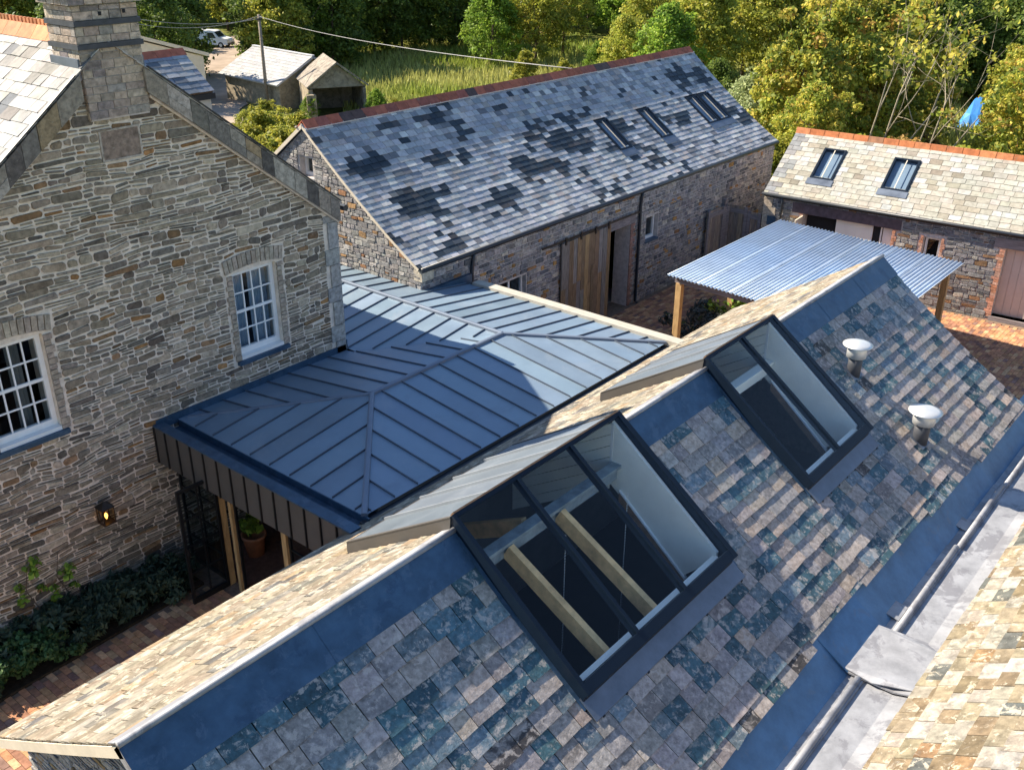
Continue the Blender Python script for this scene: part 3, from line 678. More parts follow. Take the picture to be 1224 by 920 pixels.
# glazed screen: posts, frames, panes
XP = 7.565
for yy, w_ in ((12.40, .085), (12.08, .07), (10.72, .11), (9.5, .11)): MB().box(XP-.04, yy-w_/2, 0, XP+.07, yy+w_/2, 2.03).build('oak_post', M_['oak'], link)
sf = MB()
for y0, y1 in ((10.80, 12.03), (9.56, 10.66), (12.45, 13.55)):
    sf.box(XP, y0, 0, XP+.04, y0+.04, 2.02); sf.box(XP, y1-.04, 0, XP+.04, y1, 2.02); sf.box(XP, y0+.04, 1.98, XP+.04, y1-.04, 2.02)
    if y0 != 10.80:
        sf.box(XP, y0+.04, 0, XP+.04, y1-.04, .06)
        for z in (.5, .98, 1.46): sf.box(XP+.005, y0+.04, z, XP+.035, y1-.04, z+.025)
        sf.box(XP+.005, (y0+y1)/2-.012, .06, XP+.034, (y0+y1)/2+.012, 1.98)
scr = sf.build('screen_frame', M_['steel_blk'], link)
for y0, y1 in ((9.56, 10.66), (12.45, 13.55)):
    for z0, z1 in ((.06, .5), (.525, .98), (1.005, 1.46), (1.485, 1.98)):
        for s in (0, 1):
            ya = y0+.04 if s == 0 else (y0+y1)/2+.012; yb = (y0+y1)/2-.012 if s == 0 else y1-.04
            MB().box(XP+.017, ya, z0, XP+.022, yb, z1).build('pane', M_['glass'], scr)
def door_leaf(hx, hy, dx, dy, L_, name='glazed_door'):
    d = V(dx, dy, 0); d = d/np.linalg.norm(d); n_ = V(-d[1], d[0], 0)*.045; o = V(hx, hy, .02); up_ = V(0, 0, 1); f = MB(); H = 2.14; s = .05
    f.ob(o, d*s, n_, up_*H); f.ob(o+d*(L_-s), d*s, n_, up_*H); f.ob(o+d*s, d*(L_-2*s), n_, up_*.10); f.ob(o+d*s+up_*(H-s), d*(L_-2*s), n_, up_*s)
    zs = [.10, .58, 1.08, 1.58, H-s]
    for z in zs[1:-1]: f.ob(o+d*s+n_*.2+up_*(z-.012), d*(L_-2*s), n_*.6, up_*.024)
    f.ob(o+d*(L_/2-.012)+n_*.25+up_*.1, d*.024, n_*.5, up_*(H-s-.1))
    f.ob(o+d*(L_-s)+n_*-1+up_*.95, d*.035, n_*3, up_*.14)
    lf = f.build(name, M_['steel_blk'], link)
    for a, b in zip(zs, zs[1:]):
        for x0, x1 in ((s, L_/2-.012), (L_/2+.012, L_-s)):
            MB().ob(o+d*x0+n_*.45+up_*(a+.012), d*(x1-x0), n_*.1, up_*(b-a-.024)).build('pane', M_['glass'], lf)
door_leaf(XP-.05, 12.39, -1, .02, .70); door_leaf(XP+.10, 10.84, .55, .83, .66)
# interior seen through the doorway
inr = MB(); inr.box(XP+.06, 9.0, .018, 12.5, YN-.05, .03); inr.build('interior_floor', M_['brick'], link) if False else MB().box(XP+.06, 9.0, .016, 12.5, YN-.05, .03, (.16, .085, .06, .3)).build('interior_floor', M_['brick'], link)
MB().box(12.5, 9.0, .02, 12.6, YN-.05, 2.42).build('interior_wall', M_['roomwall'], link)
MB().box(XP+.2, 8.98, .02, 12.5, 9.03, 2.42).build('interior_wall', M_['roomwall'], link)
mt_ = MB().box(7.72, 11.35, .031, 8.12, 12.0, .045).build('door_mat', M_['matting'], None); mt_['label'] = 'brown coir mat on the floor just inside the glazed doorway'; mt_['category'] = 'door mat'
pt_ = thing('potted_plant', (8.35, 12.75, .03), 'leafy plant in a terracotta pot inside the glazed link by the house wall', 'potted plant')
MB().tube_prof((8.35, 12.75, .031), [(.15, 0), (.2, .36), (.225, .37), (.225, .42), (.19, .42), (.18, .36)], 18, (.5,)*4).build('pot', M_['pot'], pt_, True)

# ================================================================== foliage helpers
def leaf_mesh(name, clumps, per, size, pal, m, aspect=1.5, up_bias=.35, spread=1.0, fold=True):
    """clumps: (x,y,z,r[,shade index]); many leaf faces scattered through each clump's volume"""
    cl = np.array([c[:4] for c in clumps]); n = len(cl)*per
    ci = np.repeat(np.arange(len(cl)), per)
    d = rng.normal(size=(n, 3)); d /= np.linalg.norm(d, axis=1)[:, None]+1e-9
    rad = rng.random(n)**.45
    c = cl[ci, :3]+d*(rad*cl[ci, 3])[:, None]*spread*np.array([1, 1, .8])
    nr_ = d*.6+rng.normal(size=(n, 3))*.7+np.array([0, 0, up_bias]); nr_ /= np.linalg.norm(nr_, axis=1)[:, None]+1e-9
    a = np.cross(nr_, rng.normal(size=(n, 3))); a /= np.linalg.norm(a, axis=1)[:, None]+1e-9
    b = np.cross(nr_, a); s = size*(.6+.8*rng.random(n))[:, None]
    A = a*s*aspect*.5; B = b*s*.5
    v = np.empty((n, 4, 3)); v[:, 0] = c-A; v[:, 1] = c+B+nr_*s*.12; v[:, 2] = c+A; v[:, 3] = c-B+nr_*s*.12
    me = bpy.data.meshes.new(name); me.vertices.add(n*4); me.vertices.foreach_set('co', v.reshape(-1).astype(np.float32))
    me.loops.add(n*4); me.loops.foreach_set('vertex_index', np.arange(n*4, dtype=np.int32))
    me.polygons.add(n); me.polygons.foreach_set('loop_start', np.arange(0, n*4, 4, dtype=np.int32)); me.polygons.foreach_set('loop_total', np.full(n, 4, np.int32))
    wts = np.array([p[0] for p in pal], float); wts /= wts.sum(); cols = np.array([p[1] for p in pal])
    cc = rng.choice(len(pal), size=len(cl), p=wts); pc_ = rng.choice(len(pal), size=n, p=wts); use = np.where(rng.random(n) < .6, cc[ci], pc_)
    col = cols[use]*(.75+.5*rng.random(n))[:, None]*(.85+.3*rng.random(len(cl)))[ci][:, None]
    at = me.attributes.new('pc', 'FLOAT_COLOR', 'FACE'); at.data.foreach_set('color', np.concatenate([col, rng.random((n, 1))], 1).astype(np.float32).ravel())
    me.materials.append(m); me.update(); me.validate(); return me
def branches(m, p, d, L_, r, depth, tips, kink=.25, nb=(2, 4), n=6):
    pts = [p]; q = V(*p); dd = nrm(d); k = 4
    for i in range(k):
        dd = nrm(dd+rng.normal(size=3)*kink*.5+V(0, 0, .08)); q = q+dd*L_/k; pts.append(q)
    m.tube(pts, [r*(1-.55*i/k) for i in range(k+1)], n if depth > 1 else 4)
    tips.append(q)
    if depth > 0:
        for i in range(random.randint(*nb)):
            j = random.randint(1, k); nd = nrm(dd+rng.normal(size=3)*.75+V(0, 0, .15)); branches(m, pts[j], nd, L_*random.uniform(.5, .75), r*.5, depth-1, tips, kink, nb, n)
def crown_clumps(H, R, h0, n, rc, lob=.3, flat=1.0):
    """uneven crown: clumps on several boughs' ends, gaps left between them"""
    out = []; lobes = [(random.uniform(0, 2*pi), random.uniform(.15, .95), random.uniform(.55, 1.15)) for _ in range(9)]
    while len(out) < n:
        t = random.uniform(0, 2*pi); u = random.random()**.8; z = h0+(H-h0)*u
        prof = (sin(pi*min(1, .18+u*.82))**.7)
        k = 1+lob*sum(cos(t-a)*math.exp(-((u-b)/.22)**2)*(s-.6) for a, b, s in lobes)
        rr = R*prof*k*random.random()**.38*flat
        out.append((rr*cos(t), rr*sin(t), z+random.uniform(-.3, .3), rc*random.uniform(.6, 1.3)))
    return out
PAL = {'green': [(4, (0.217, 0.331, 0.0405)), (3, (0.153, 0.252, 0.0323)), (2, (0.307, 0.409, 0.0578)), (1, (0.109, 0.172, 0.0254))],
       'olive': [(4, (0.319, 0.35, 0.052)), (3, (0.409, 0.404, 0.0636)), (2, (0.204, 0.238, 0.0405)), (1.2, (0.511, 0.45, 0.0751))],
       'yellow': [(4, (0.421, 0.404, 0.0578)), (3.5, (0.293, 0.338, 0.052)), (2.4, (0.6, 0.495, 0.0924)), (3, (0.179, 0.225, 0.0405)), (.6, (0.409, 0.252, 0.0578))],
       'grey': [(4, (0.325, 0.371, 0.165)), (3, (0.414, 0.452, 0.231)), (2, (0.224, 0.278, 0.11))],
       'dark': [(4, (0.102, 0.152, 0.0323)), (3, (0.134, 0.191, 0.0347)), (1.5, (0.204, 0.264, 0.0439))],
       'bright': [(4, (.28, .285, .04)), (3, (.37, .345, .05)), (2, (.17, .20, .03))],
       'brown': [(3, (.36, .23, .075)), (3, (.44, .29, .09)), (2, (.22, .20, .04)), (1, (.26, .13, .045))]}
def tree_meshes(pal, H, R, h0, n, per, rc, leaf, bark='bark', r0=.16):
    tm = MB(); tips = []; p = V(0, 0, -.3); top = V(random.uniform(-.3, .3), random.uniform(-.3, .3), H*.8)
    pts = [p+(top-p)*t+V(.15*sin(t*5), .12*cos(t*4), 0) for t in (0, .2, .4, .6, .8, 1)]; tm.tube(pts, [r0*(1.15-t) for t in (0, .2, .4, .6, .8, 1)], 8)
    for i in range(9): branches(tm, pts[random.randint(1, 4)], V(*rng.normal(size=2), .6), R*random.uniform(.5, .95), r0*.35, 1, tips)
    t_o = tm.build('trunk', M_[bark], None, True); me_t = t_o.data; bpy.data.objects.remove(t_o)
    cl = crown_clumps(H, R, h0, n, rc)+[(t[0], t[1], t[2], rc*.8) for t in tips if t[2] > h0]
    return me_t, leaf_mesh('crown', cl, per, leaf, PAL[pal], M_['leaf'])
def plant_tree(kind, meshes, x, y, s, rz, label, cat, group=None, z=None, names=('trunk', 'crown'), sz=1.0):
    o = thing(kind, (x, y, gz(x, y) if z is None else z), label, cat, group); o.rotation_euler = (0, 0, rz); o.scale = (s, s, s*sz)
    for nm, me in zip(names, meshes):
        if me is None: continue
        c = bpy.data.objects.new(nm, me); COL.objects.link(c); c.parent = o
    return o
# plant in the pot
leaf_o = leaf_mesh('foliage', [(0, 0, .55, .18), (.08, .05, .72, .14), (-.08, .02, .68, .14)], 60, .09, PAL['green'], M_['leafdark'])
c = bpy.data.objects.new('foliage', leaf_o); COL.objects.link(c); c.parent = pt_

# ================================================================== SLATE HALL (front building)
hall = thing('slate_hall', (10.5, 6.18, 0), 'long slate roofed hall in the foreground with two glazed rooflights and two metal roof vents', 'building')
HX0, HX1, RY, RZH = 2.60, 18.45, 6.18, 4.33
SS = Slope((HX0, RY, RZH), (1, 0, 0), (0, -1, 0), 40.4, 31.4, 3.72)
SNH = Slope((HX0, RY, RZH), (1, 0, 0), (0, 1, 0), 32.5, 31.0, 3.45)
S1 = (6.48, 9.64); S2 = (11.82, 13.98); SKB = 2.20       # rooflights: X ranges, slope length of the foot
hS = [(S1[0]-HX0, S1[1]-HX0, -1, SKB), (S2[0]-HX0, S2[1]-HX0, -1, SKB)]
hN = [(S1[0]-HX0-.02, S1[1]-HX0+.02, -1, 2.12), (S2[0]-HX0-.02, S2[1]-HX0+.02, -1, 2.12)]
hSw = [(a+.03, b-.085, -1, SKB-.14) for a, b, _, _ in hS]
roofS = deck(SS, 0, HX1-HX0, .0, 3.50, .10, hSw); r_ = deck(SNH, 0, HX1-HX0, .0, 3.40, .10, [(a+.06, b-.06, -1, 2.0) for a, b, _, _ in hN])
roofS.add(r_.v, r_.f); roofS = roofS.build('roof', M_['deck'], hall)
PS = [(4.5, (.235, .215, .205)), (4, (.31, .275, .25)), (2.6, (.05, .108, .132)), (2.4, (.12, .165, .19)), (1.6, (.36, .29, .235)), (1.0, (.03, .07, .09)), (.4, (.05, .045, .045))]
bays = [(0, 7.25, .08), (7.25, 8.6, 0), (8.6, 10.9, .06), (10.9, 13.3, .12), (13.3, 20, .2)]
def smax(a):
    X = a+HX0
    for x0, x1, o in ((0, 9.85, -.05), (9.85, 11.28, -.15), (11.28, 13.75, -.09), (13.75, 15.95, -.01), (15.95, 30, .06)):
        if x0 <= X < x1: return 3.72+o
hSl = [(a-.03, b+.03, -1, SKB+.16) for a, b, _, _ in hS]
VENTS = ((14.93, 5.11), (15.0, 3.90))
sl_S = slates(SS, -.05, HX1-HX0+.05, .42, 3.86, .222, (.22, .42), .018, lambda a, s: jit(pick(PS), .22, .06), hSl, smax, jz=.003, ragged=.009)
PN = [(5, (0.234, 0.203, 0.153)), (3, (0.194, 0.16, 0.117)), (2, (0.284, 0.252, 0.203)), (.9, (0.144, 0.135, 0.117)), (.5, (0.099, 0.0945, 0.09)), (1.2, (0.252, 0.189, 0.122))]
sl_N = slates(SNH, -.05, HX1-HX0+.05, .12, 3.42, .21, (.24, .42), .012, lambda a, s: jit(pick(PN), .13), hN, None, jz=.003)
for p in sl_N: p.hid = 0
emit(sl_S, 'slate', 'roof_slates', M_['slate'], roofS, cap=230)
emit(sl_N, 'slate', 'roof_slates', M_['slate_lich'], roofS, cap=70)
# lead ridge flashing: wide strip on the south slope, narrow on the north, rolled top
for a0, a1 in intervals(-.06, HX1-HX0+.06, [(h[0], h[1]) for h in hS]):
    m = MB(); n_ = max(1, int((a1-a0)/1.5))
    for i in range(n_):
        x0 = a0+(a1-a0)*i/n_; x1 = a0+(a1-a0)*(i+1)/n_+(.06 if i < n_-1 else 0); h = .030+.0035*i
        pr_ = [(0.0, h+.006), (.15, h), (.3, h), (.455, h-.004)]
        for (s0, h0), (s1, h1) in zip(pr_, pr_[1:]):
            m.quad(SS.pos(x0, s0, h0), SS.pos(x0, s1, h1), SS.pos(x1, s1, h1), SS.pos(x1, s0, h0))
        m.quad(SS.pos(x0, .455, h-.004), SS.pos(x0, .455, 0), SS.pos(x1, .455, 0), SS.pos(x1, .455, h-.004))
    m.build('ridge_flashing', M_['lead_flash'], roofS, True)
    m = MB(); m.ob(SNH.pos(a0, .0, .022), V(a1-a0, 0, 0), SNH.d(0)*.15, SNH.n(0)*.012)
    m.build('ridge_flashing', M_['lead_pale'], roofS)
    MB().tube([SS.pos(a0, 0, .045), SS.pos(a1, 0, .045)], .032, 10).build('ridge_roll', M_['lead_pale'], roofS, True)
# gables, barge boards, walls
def gable_x(x, d):
    return [(x, RY-2.95, -.1), (x, RY+2.7, -.1), (x, RY+2.7, 2.60), (x, RY, RZH-.14), (x, RY-1.5, 2.98), (x, RY-2.95, 1.98)]
MB().prism(gable_x(HX0+.16, 0), (.3, 0, 0)).prism(gable_x(HX1-.46, 0), (.3, 0, 0)).box(HX0+.461, RY+2.35, -.1, HX1-.461, RY+2.7, 2.54).box(HX0+.461, RY-2.95, -.1, HX1-.461, RY-2.65, 1.98).build('wall', M_['mortar_barn'], hall)
gx = lambda u, v, d: (HX0+.16-d, u, v)
GST = [(4, (.27, .26, .25)), (3, (.33, .31, .28)), (2, (.20, .20, .20)), (1, (.30, .21, .12))]
emit(stonewall(gx, RY-2.9, RY+2.7, 1.2, RZH-.15, lambda u, v: jit(pick(GST), .2), hr=(.04, .08), lr=(.16, .5), gap=.014, depth=.02, clips=[(.645, 1, RZH-.15+.645*RY), (-.645, 1, RZH-.15-.645*RY)], wob=.02), 'stone', 'gable_stones', M_['stone'], hall, cap=60)
for S_, L_ in ((SS, 3.7), (SNH, 3.4)):
    m = MB(); k = 8
    for i in range(k):
        s0, s1 = L_*i/k, L_*(i+1)/k
        m.prism([S_.pos(-.05, s0, -.01), S_.pos(-.05, s1, -.01), S_.pos(-.05, s1, -.12), S_.pos(-.05, s0, -.12)], (.03, 0, 0))
    m.build('barge_board', M_['cream' if S_ is SNH else 'lead_pale'], roofS)
# rooflights -------------------------------------------------------------
GH = .175
def rooflight(X0, X1, panes):
    a0, a1 = X0-HX0, X1-HX0
    n0 = SS.n(1.1); top = V(0, RY+.01, 4.52); bot = SS.pos(0, SKB, GH); bot[0] = 0; dd = nrm(bot-top); L_ = np.linalg.norm(bot-top); nn = nrm(np.cross(V(1, 0, 0), dd))
    if nn[2] < 0: nn = -nn
    pt = lambda x, t, h=0: V(x, 0, 0)+top+dd*t+nn*h
    fr = MB(); fw_ = .07
    def bar(x0, x1, t0, t1, h0, h1): fr.ob(pt(x0, t0, h0), V(x1-x0, 0, 0), dd*(t1-t0), nn*(h1-h0))
    bar(X0, X0+fw_*.8, 0, L_, -.07, .02); bar(X1-fw_*1.2, X1, 0, L_, -.07, .02)
    bar(X0+fw_*.8, X1-fw_*1.2, 0, .045, -.07, .018); bar(X0+fw_*.8, X1-fw_*1.2, L_-.13, L_, -.07, .017)
    for i in range(1, panes): x = X0+fw_*.8+(X1-X0-fw_*2.0)*i/panes; bar(x-.024, x+.024, .045, L_-.13, -.07, .03)
    rl = fr.build('rooflight', M_['frame_blk'], hall)
    MB().ob(pt(X0+.03, -.022, -.04), V(X1-X0-.06, 0, 0), dd*.02, nn*.065).build('edge_trim', M_['curb'], rl)
    x_ = X0+fw_*.8; wd = (X1-X0-fw_*2.0)/panes
    for i in range(panes):
        g0 = x_+wd*i+(.024 if i else 0); g1 = x_+wd*(i+1)-(.024 if i < panes-1 else 0)
        MB().ob(pt(g0, .045, -.004), V(g1-g0, 0, 0), dd*(L_-.175), nn*.012).build('pane', M_['roofglass'], rl)
    # upstand cheeks on the slope
    ck = MB()
    for (xa, xb) in ((X0+.006, X0+.05), (X1-.05, X1-.006)):
        k = 6
        for i in range(k):
            t0, t1 = .03+(L_-.04)*i/k, .03+(L_-.04)*(i+1)/k; A, B = pt(xa, t0, -.071), pt(xa, t1, -.071)
            def dn(P): s = max(0, (RY-P[1])/cos(radians(36))); q_ = SS.pos(0, s, -.03); return V(P[0], P[1], min(P[2]-.01, q_[2]))
            ck.prism([A, B, dn(B), dn(A)], (xb-xa, 0, 0))
    A = pt(X0+.006, L_-.045, -.071); z_ = SS.pos(0, SKB, -.03)[2]
    ck.box(X0+.051, A[1]-.03, z_-.02, X1-.051, A[1]+.01, A[2])
    ck.build('upstand', M_['frame_blk'], rl)
    # lead apron at the foot and side flashings
    ap = MB(); q0 = SS.pos(0, SKB-.02, .045); q1 = SS.pos(0, SKB+.26, .034); 
    ap.ob(V(X0-.01, q0[1], q0[2]), V(X1-X0+.02, 0, 0), V(0, q1[1]-q0[1], q1[2]-q0[2]), nrm(V(0, -(q1[2]-q0[2]), q1[1]-q0[1]))*-.012 if False else V(0, 0, .012)); ap.build('lead_apron', M_['lead'], rl)
    m = MB()
    for i in range(8):
        x = X0+.1+(X1-X0-.2)*i/7; m.ob(V(x, q1[1]-.012, q1[2]-.012), V(.03, 0, 0), V(0, .018, .012), V(0, 0, .016))
    m.build('apron_clip', M_['steel_blk'], rl)
    for xs in (X0-.045, X1-.005):
        m = MB(); k = 5
        for i in range(k):
            s0, s1 = .1+(SKB)*i/k, .1+(SKB)*(i+1)/k; A, B = SS.pos(xs-HX0, s0, .03), SS.pos(xs-HX0, s1, .03); m.ob(A, V(.05, 0, 0), B-A, V(0, 0, .01))
        m.build('side_flashing', M_['lead_flash'], rl)
    # zinc back roof over the north slope
    lo = V(0, 7.93, 3.41); t2 = V(0, RY+.012, 4.50); d2 = lo-t2
    nseg = max(2, int(round((X1-X0)/.62)))
    e2 = nrm(d2); n2 = nrm(np.cross(V(1, 0, 0), e2)); n2 = n2 if n2[2] > 0 else -n2
    for i in range(nseg):
        x0 = X0+(X1-X0)*i/nseg; x1 = X0+(X1-X0)*(i+1)/nseg
        MB().ob(V(x0, 0, 0)+t2-n2*.02, V(x1-x0-.004, 0, 0), d2, n2*.02, jit((.13, .155, .18), .08, .02)).build('back_roof_tray', M_['zinc'], rl)
        if i: MB().ob(V(x0-.014, 0, 0)+t2+e2*.02, V(.024, 0, 0), d2-e2*.02, n2*.035, (.30, .32, .34, .5)).build('back_roof_seam', M_['zinc'], rl)
    for xa, xb in ((X0-.012, X0+.03), (X1-.03, X1+.012)):
        MB().prism([V(xa, 0, 0)+t2-n2*.0, V(xa, 0, 0)+t2+V(0, .02, -.22), V(xa, 0, 0)+lo+V(0, .0, -.16), V(xa, 0, 0)+lo+n2*.0], (xb-xa, 0, 0)).build('back_roof_cheek', M_['zinc_dark'], rl)
        MB().ob(V(xa-.004, 0, 0)+t2+n2*.001, V(xb-xa+.008, 0, 0), d2, n2*.012).build('back_roof_edge', M_['zinc_dark'], rl)
    MB().ob(V(X0, 7.935, 3.26), V(X1-X0, 0, 0), V(0, .02, 0), V(0, 0, .14)).build('back_roof_drip', M_['zinc_dark'], rl)
    # --- well inside
    xi0, xi1 = X0+.07, X1-.125
    zb = SS.pos(0, SKB-.12, -.02)
    W = MB()
    # end linings: smooth board below the south slope, boards along the north slope
    for xx in (xi1, xi0-.05):
        W.prism([(xx, RY+.02, 4.42), (xx, zb[1]+.01, zb[2]+.10), (xx, zb[1]+.01, zb[2]+.0), (xx, 4.98, 2.60), (xx, RY-.0, 3.50), (xx, RY+.02, 3.5)], (.05, 0, 0))
    W.build('lining', M_['plaster'], rl)
    for xx in (xi1, xi0-.05):
        for i in range(6):
            h0, h1 = -.05-.165*i, -.05-.165*(i+1)+.008
            MB().prism([(xx, RY+.03, 4.44+h0), (xx, 7.85, 3.44+h0), (xx, 7.85, 3.44+h1), (xx, RY+.03, 4.44+h1)], (.04, 0, 0)).build('lining_board', M_['plaster'], rl)
        MB().box(xx-.004 if xx > X0+.5 else xx+.03, RY-.01, 3.5, (xx+.02) if xx > X0+.5 else xx+.054, RY+.028, 4.40).build('corner_bead', M_['white'], rl)
    A, B = V(xi1-.03, RY-.16, 3.50-.05), V(xi1-.03, 4.95, 2.60-.05)
    MB().ob(A-V(0, 0, .14), V(.08, 0, 0), B-A, V(0, 0, .13)).build('curb', M_['curb'], rl)
    MB().ob(A+V(.0, 0, -.002), V(.06, 0, 0), B-A, V(0, 0, .03)).build('lit_lining_edge', M_['white'], rl)  # white strip put in for the lit bottom edge of the lining
    MB().box(xi0, zb[1]-.02, zb[2]-.22, xi1, zb[1]+.02, zb[2]+.055).ob((xi0, zb[1]+.02, zb[2]-.02), (xi1-xi0, 0, 0), (0, .05, .0), (0, 0, .05)).build('sill_lining', M_['plaster'], rl)
    return pt, xi0, xi1, zb
pt1, a_, b_, zb = rooflight(S1[0], S1[1], 3)
rl1 = [o for o in hall.children if o.name.startswith('rooflight')][0]
# structure seen through the large rooflight: steel beam, oak rafters, back rafters, chains
MB().box(6.45, RY-.16, 3.80, 9.55, RY-.01, 3.845).box(6.45, RY-.10, 3.62, 9.55, RY-.07, 3.80).build('ridge_beam', M_['steel_grey'], rl1)
for x in (7.22, 8.19):
    A, B = V(x, RY-.16, 3.78), V(x, zb[1]+.06, zb[2]-.04)
    d_ = nrm(B-A); n_ = nrm(np.cross(V(1, 0, 0), d_)); n_ = n_ if n_[2] > 0 else -n_
    MB().ob(A-n_*.17, V(.085, 0, 0), B-A, n_*.2).build('rafter', M_['oak_raf'], rl1)
for x in (6.78, 7.72):
    A, B = V(x, RY+.03, 3.78), V(x, 7.75, 3.0)
    d_ = nrm(B-A); n_ = nrm(np.cross(V(1, 0, 0), d_)); n_ = n_ if n_[2] > 0 else -n_
    MB().ob(A-n_*.15, V(.085, 0, 0), B-A, n_*.2).build('rafter', M_['oak_raf'], rl1)
for x, y in ((7.75, 5.6), (8.95, 5.55)):
    m = MB()
    for i in range(60): m.ob((x-.006, y-.003, 3.85-i*.04), (.012, 0, 0), (0, .006, 0), (0, 0, .026))
    m.build('chain', M_['galvvent'], rl1)
rooflight(S2[0], S2[1], 2)
rl2 = [o for o in hall.children if o.name.startswith('rooflight')][1]
MB().box(11.8, RY-.16, 3.76, 13.84, RY-.01, 3.81).box(11.8, RY-.10, 3.58, 13.84, RY-.07, 3.76).build('ridge_beam', M_['plaster'], rl2)
MB().prism([(11.98, RY-.17, 3.74), (11.98, zb[1]+.03, zb[2]-.0), (11.98, zb[1]+.03, zb[2]-.5), (11.98, RY-.17, 3.1)], (-.06, 0, 0)).build('side_lining', M_['curb'], rl2)
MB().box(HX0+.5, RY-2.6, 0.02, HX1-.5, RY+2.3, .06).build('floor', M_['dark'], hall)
MB().box(HX0+.47, RY+2.31, .06, HX1-.47, RY+2.345, 2.5).box(HX0+.47, RY-2.64, .06, HX1-.47, RY-2.61, 2.1).build('inner_wall', M_['roomwall'], hall)
# vents ---------------------------------------------------------------
for (vx, vy) in VENTS:
    s = (RY-vy)/cos(radians(36.5)); P = SS.pos(vx-HX0, s, 0); k = 1.0 if vy > 4.5 else 1.1
    pz = P[2]; h = .40*k
    vt = MB().tube_prof((vx, vy, pz-.12), [(.105*k, 0), (.115*k, h+.06)], 20, (.5,)*4).build('roof_vent', M_['pipe_grey'], hall, True)
    MB().tube_prof((vx, vy, pz-.12+h), [(.12*k, .0), (.155*k, .01), (.158*k, .19), (.15*k, .20)], 24, (.5,)*4).build('vent_collar', M_['galvvent'], vt, True)
    MB().tube_prof((vx, vy, pz-.12+h+.19), [(.10*k, -.02), (.10*k, .02), (.236*k, .022), (.238*k, .036), (.17*k, .058), (.08*k, .078), (.012, .084)], 28, (.5,)*4).build('vent_cowl', M_['galvvent'], vt, True)
    MB().ob(SS.pos(vx-HX0-.16, s-.16, .028), V(.32, 0, 0), SS.d(s)*.30, SS.n(s)*.01).build('vent_flashing', M_['lead'], vt)
# valley gutter of lead on the low side --------------------------------
vg = thing('lead_gutter', (11, 2.7, 1.9), 'stepped lead valley gutter with rolled joints between the hall roof and the sunlit roof corner', 'gutter')
def zg(X): return 1.86
GB = [(4.0, 7.2, .0), (7.2, 9.95, -.0), (9.95, 11.05, .05), (11.05, 13.6, -.035), (13.6, 15.9, -.07), (15.9, 19.0, -.105)]
for i, (x0, x1, dz) in enumerate(GB):
    e = x1+.02
    sl_ = SS.pos(0, smax((x0+x1)/2-HX0)-.10, -.03); yb_, zb_ = sl_[1], sl_[2]
    z0 = zg(0)+dz; yf = 2.86
    m = MB(); m.prism([(x0, yb_+.05, zb_+.03), (x0, yf, z0), (x0, yf, z0-.02), (x0, yb_+.05, zb_+.0)], (e-x0, 0, 0)); m.build('lead_slope', M_['lead_shaded'], vg)
    m = MB(); m.prism([(x0, yf, z0+.002), (x0, 2.30, z0+.012), (x0, 1.86, z0+.16), (x0, 1.86, z0+.14), (x0, 2.30, z0-.01), (x0, yf, z0-.02)], (e-x0, 0, 0)); m.build('lead_sheet', M_['lead_pale'], vg)
    if i not in (2,):
        P0, P1 = V(x0+.0, 2.70, z0+.045), V(x1-.02, 2.70+.02, z0+.045)
        MB().tube([P0, P1], .042, 12).build('lead_roll', M_['lead_pale'], vg, True)
        MB().ob((x0, 2.655, z0), (x1-x0-.02, 0, 0), (0, .09, 0), (0, 0, .04)).build('roll_foot', M_['lead_pale'], vg)
# lead saddle piece lying across the drip
sd = MB(); sd.prism([(9.98, 2.98, 1.928), (11.02, 3.02, 1.928), (11.10, 2.28, 1.918), (10.9, 2.04, 2.0), (10.05, 2.02, 2.0), (9.92, 2.55, 1.93)], (0, 0, .012)); sd.build('lead_saddle', M_['lead_pale'], vg)
sd = MB(); sd.prism([(11.4, 3.06, 1.90), (11.75, 3.06, 1.90), (11.75, 2.76, 1.84), (11.4, 2.76, 1.84)], (0, 0, .01)).prism([(14.2, 3.06, 1.87), (14.5, 3.06, 1.87), (14.5, 2.76, 1.80), (14.2, 2.76, 1.80)], (0, 0, .01)); sd.build('lead_patch', M_['lead_pale'], vg)
# ================================================================== WING at the lower right
wing = thing('slate_wing', (12, 0, 0), 'sunlit roof of pale lichened slates in the bottom right corner', 'building')
SW = Slope((4.0, -1.4, 4.25), (1, 0, 0), (0, 1, 0), 33, 33, 4.17)
wr = deck(SW, 0, 16, 0, 4.12, .1, nseg=2).build('roof', M_['deck'], wing)
PW = [(5, (0.228, 0.189, 0.129)), (3, (0.267, 0.242, 0.198)), (2.5, (0.172, 0.132, 0.0828)), (2, (0.31, 0.286, 0.248)), (1.2, (0.103, 0.11, 0.101)), (.35, (0.224, 0.145, 0.0782))]
emit(slates(SW, 0, 16, .3, 4.17, .225, (.22, .40), .013, lambda a, s: jit(pick(PW), .14), jz=.004, ragged=.012), 'slate', 'roof_slates', M_['slate_lich'], wr, cap=250)
SWb = Slope((4.0, -1.4, 4.25), (1, 0, 0), (0, -1, 0), 33, 33, 4.17)
r_ = deck(SWb, 0, 16, 0, 4.12, .1, nseg=2).build('roof', M_['slate_pale'], wing)
MB().box(4.1, -4.6, -.1, 19.9, 1.78, 1.72).build('wall', M_['mortar_barn'], wing)

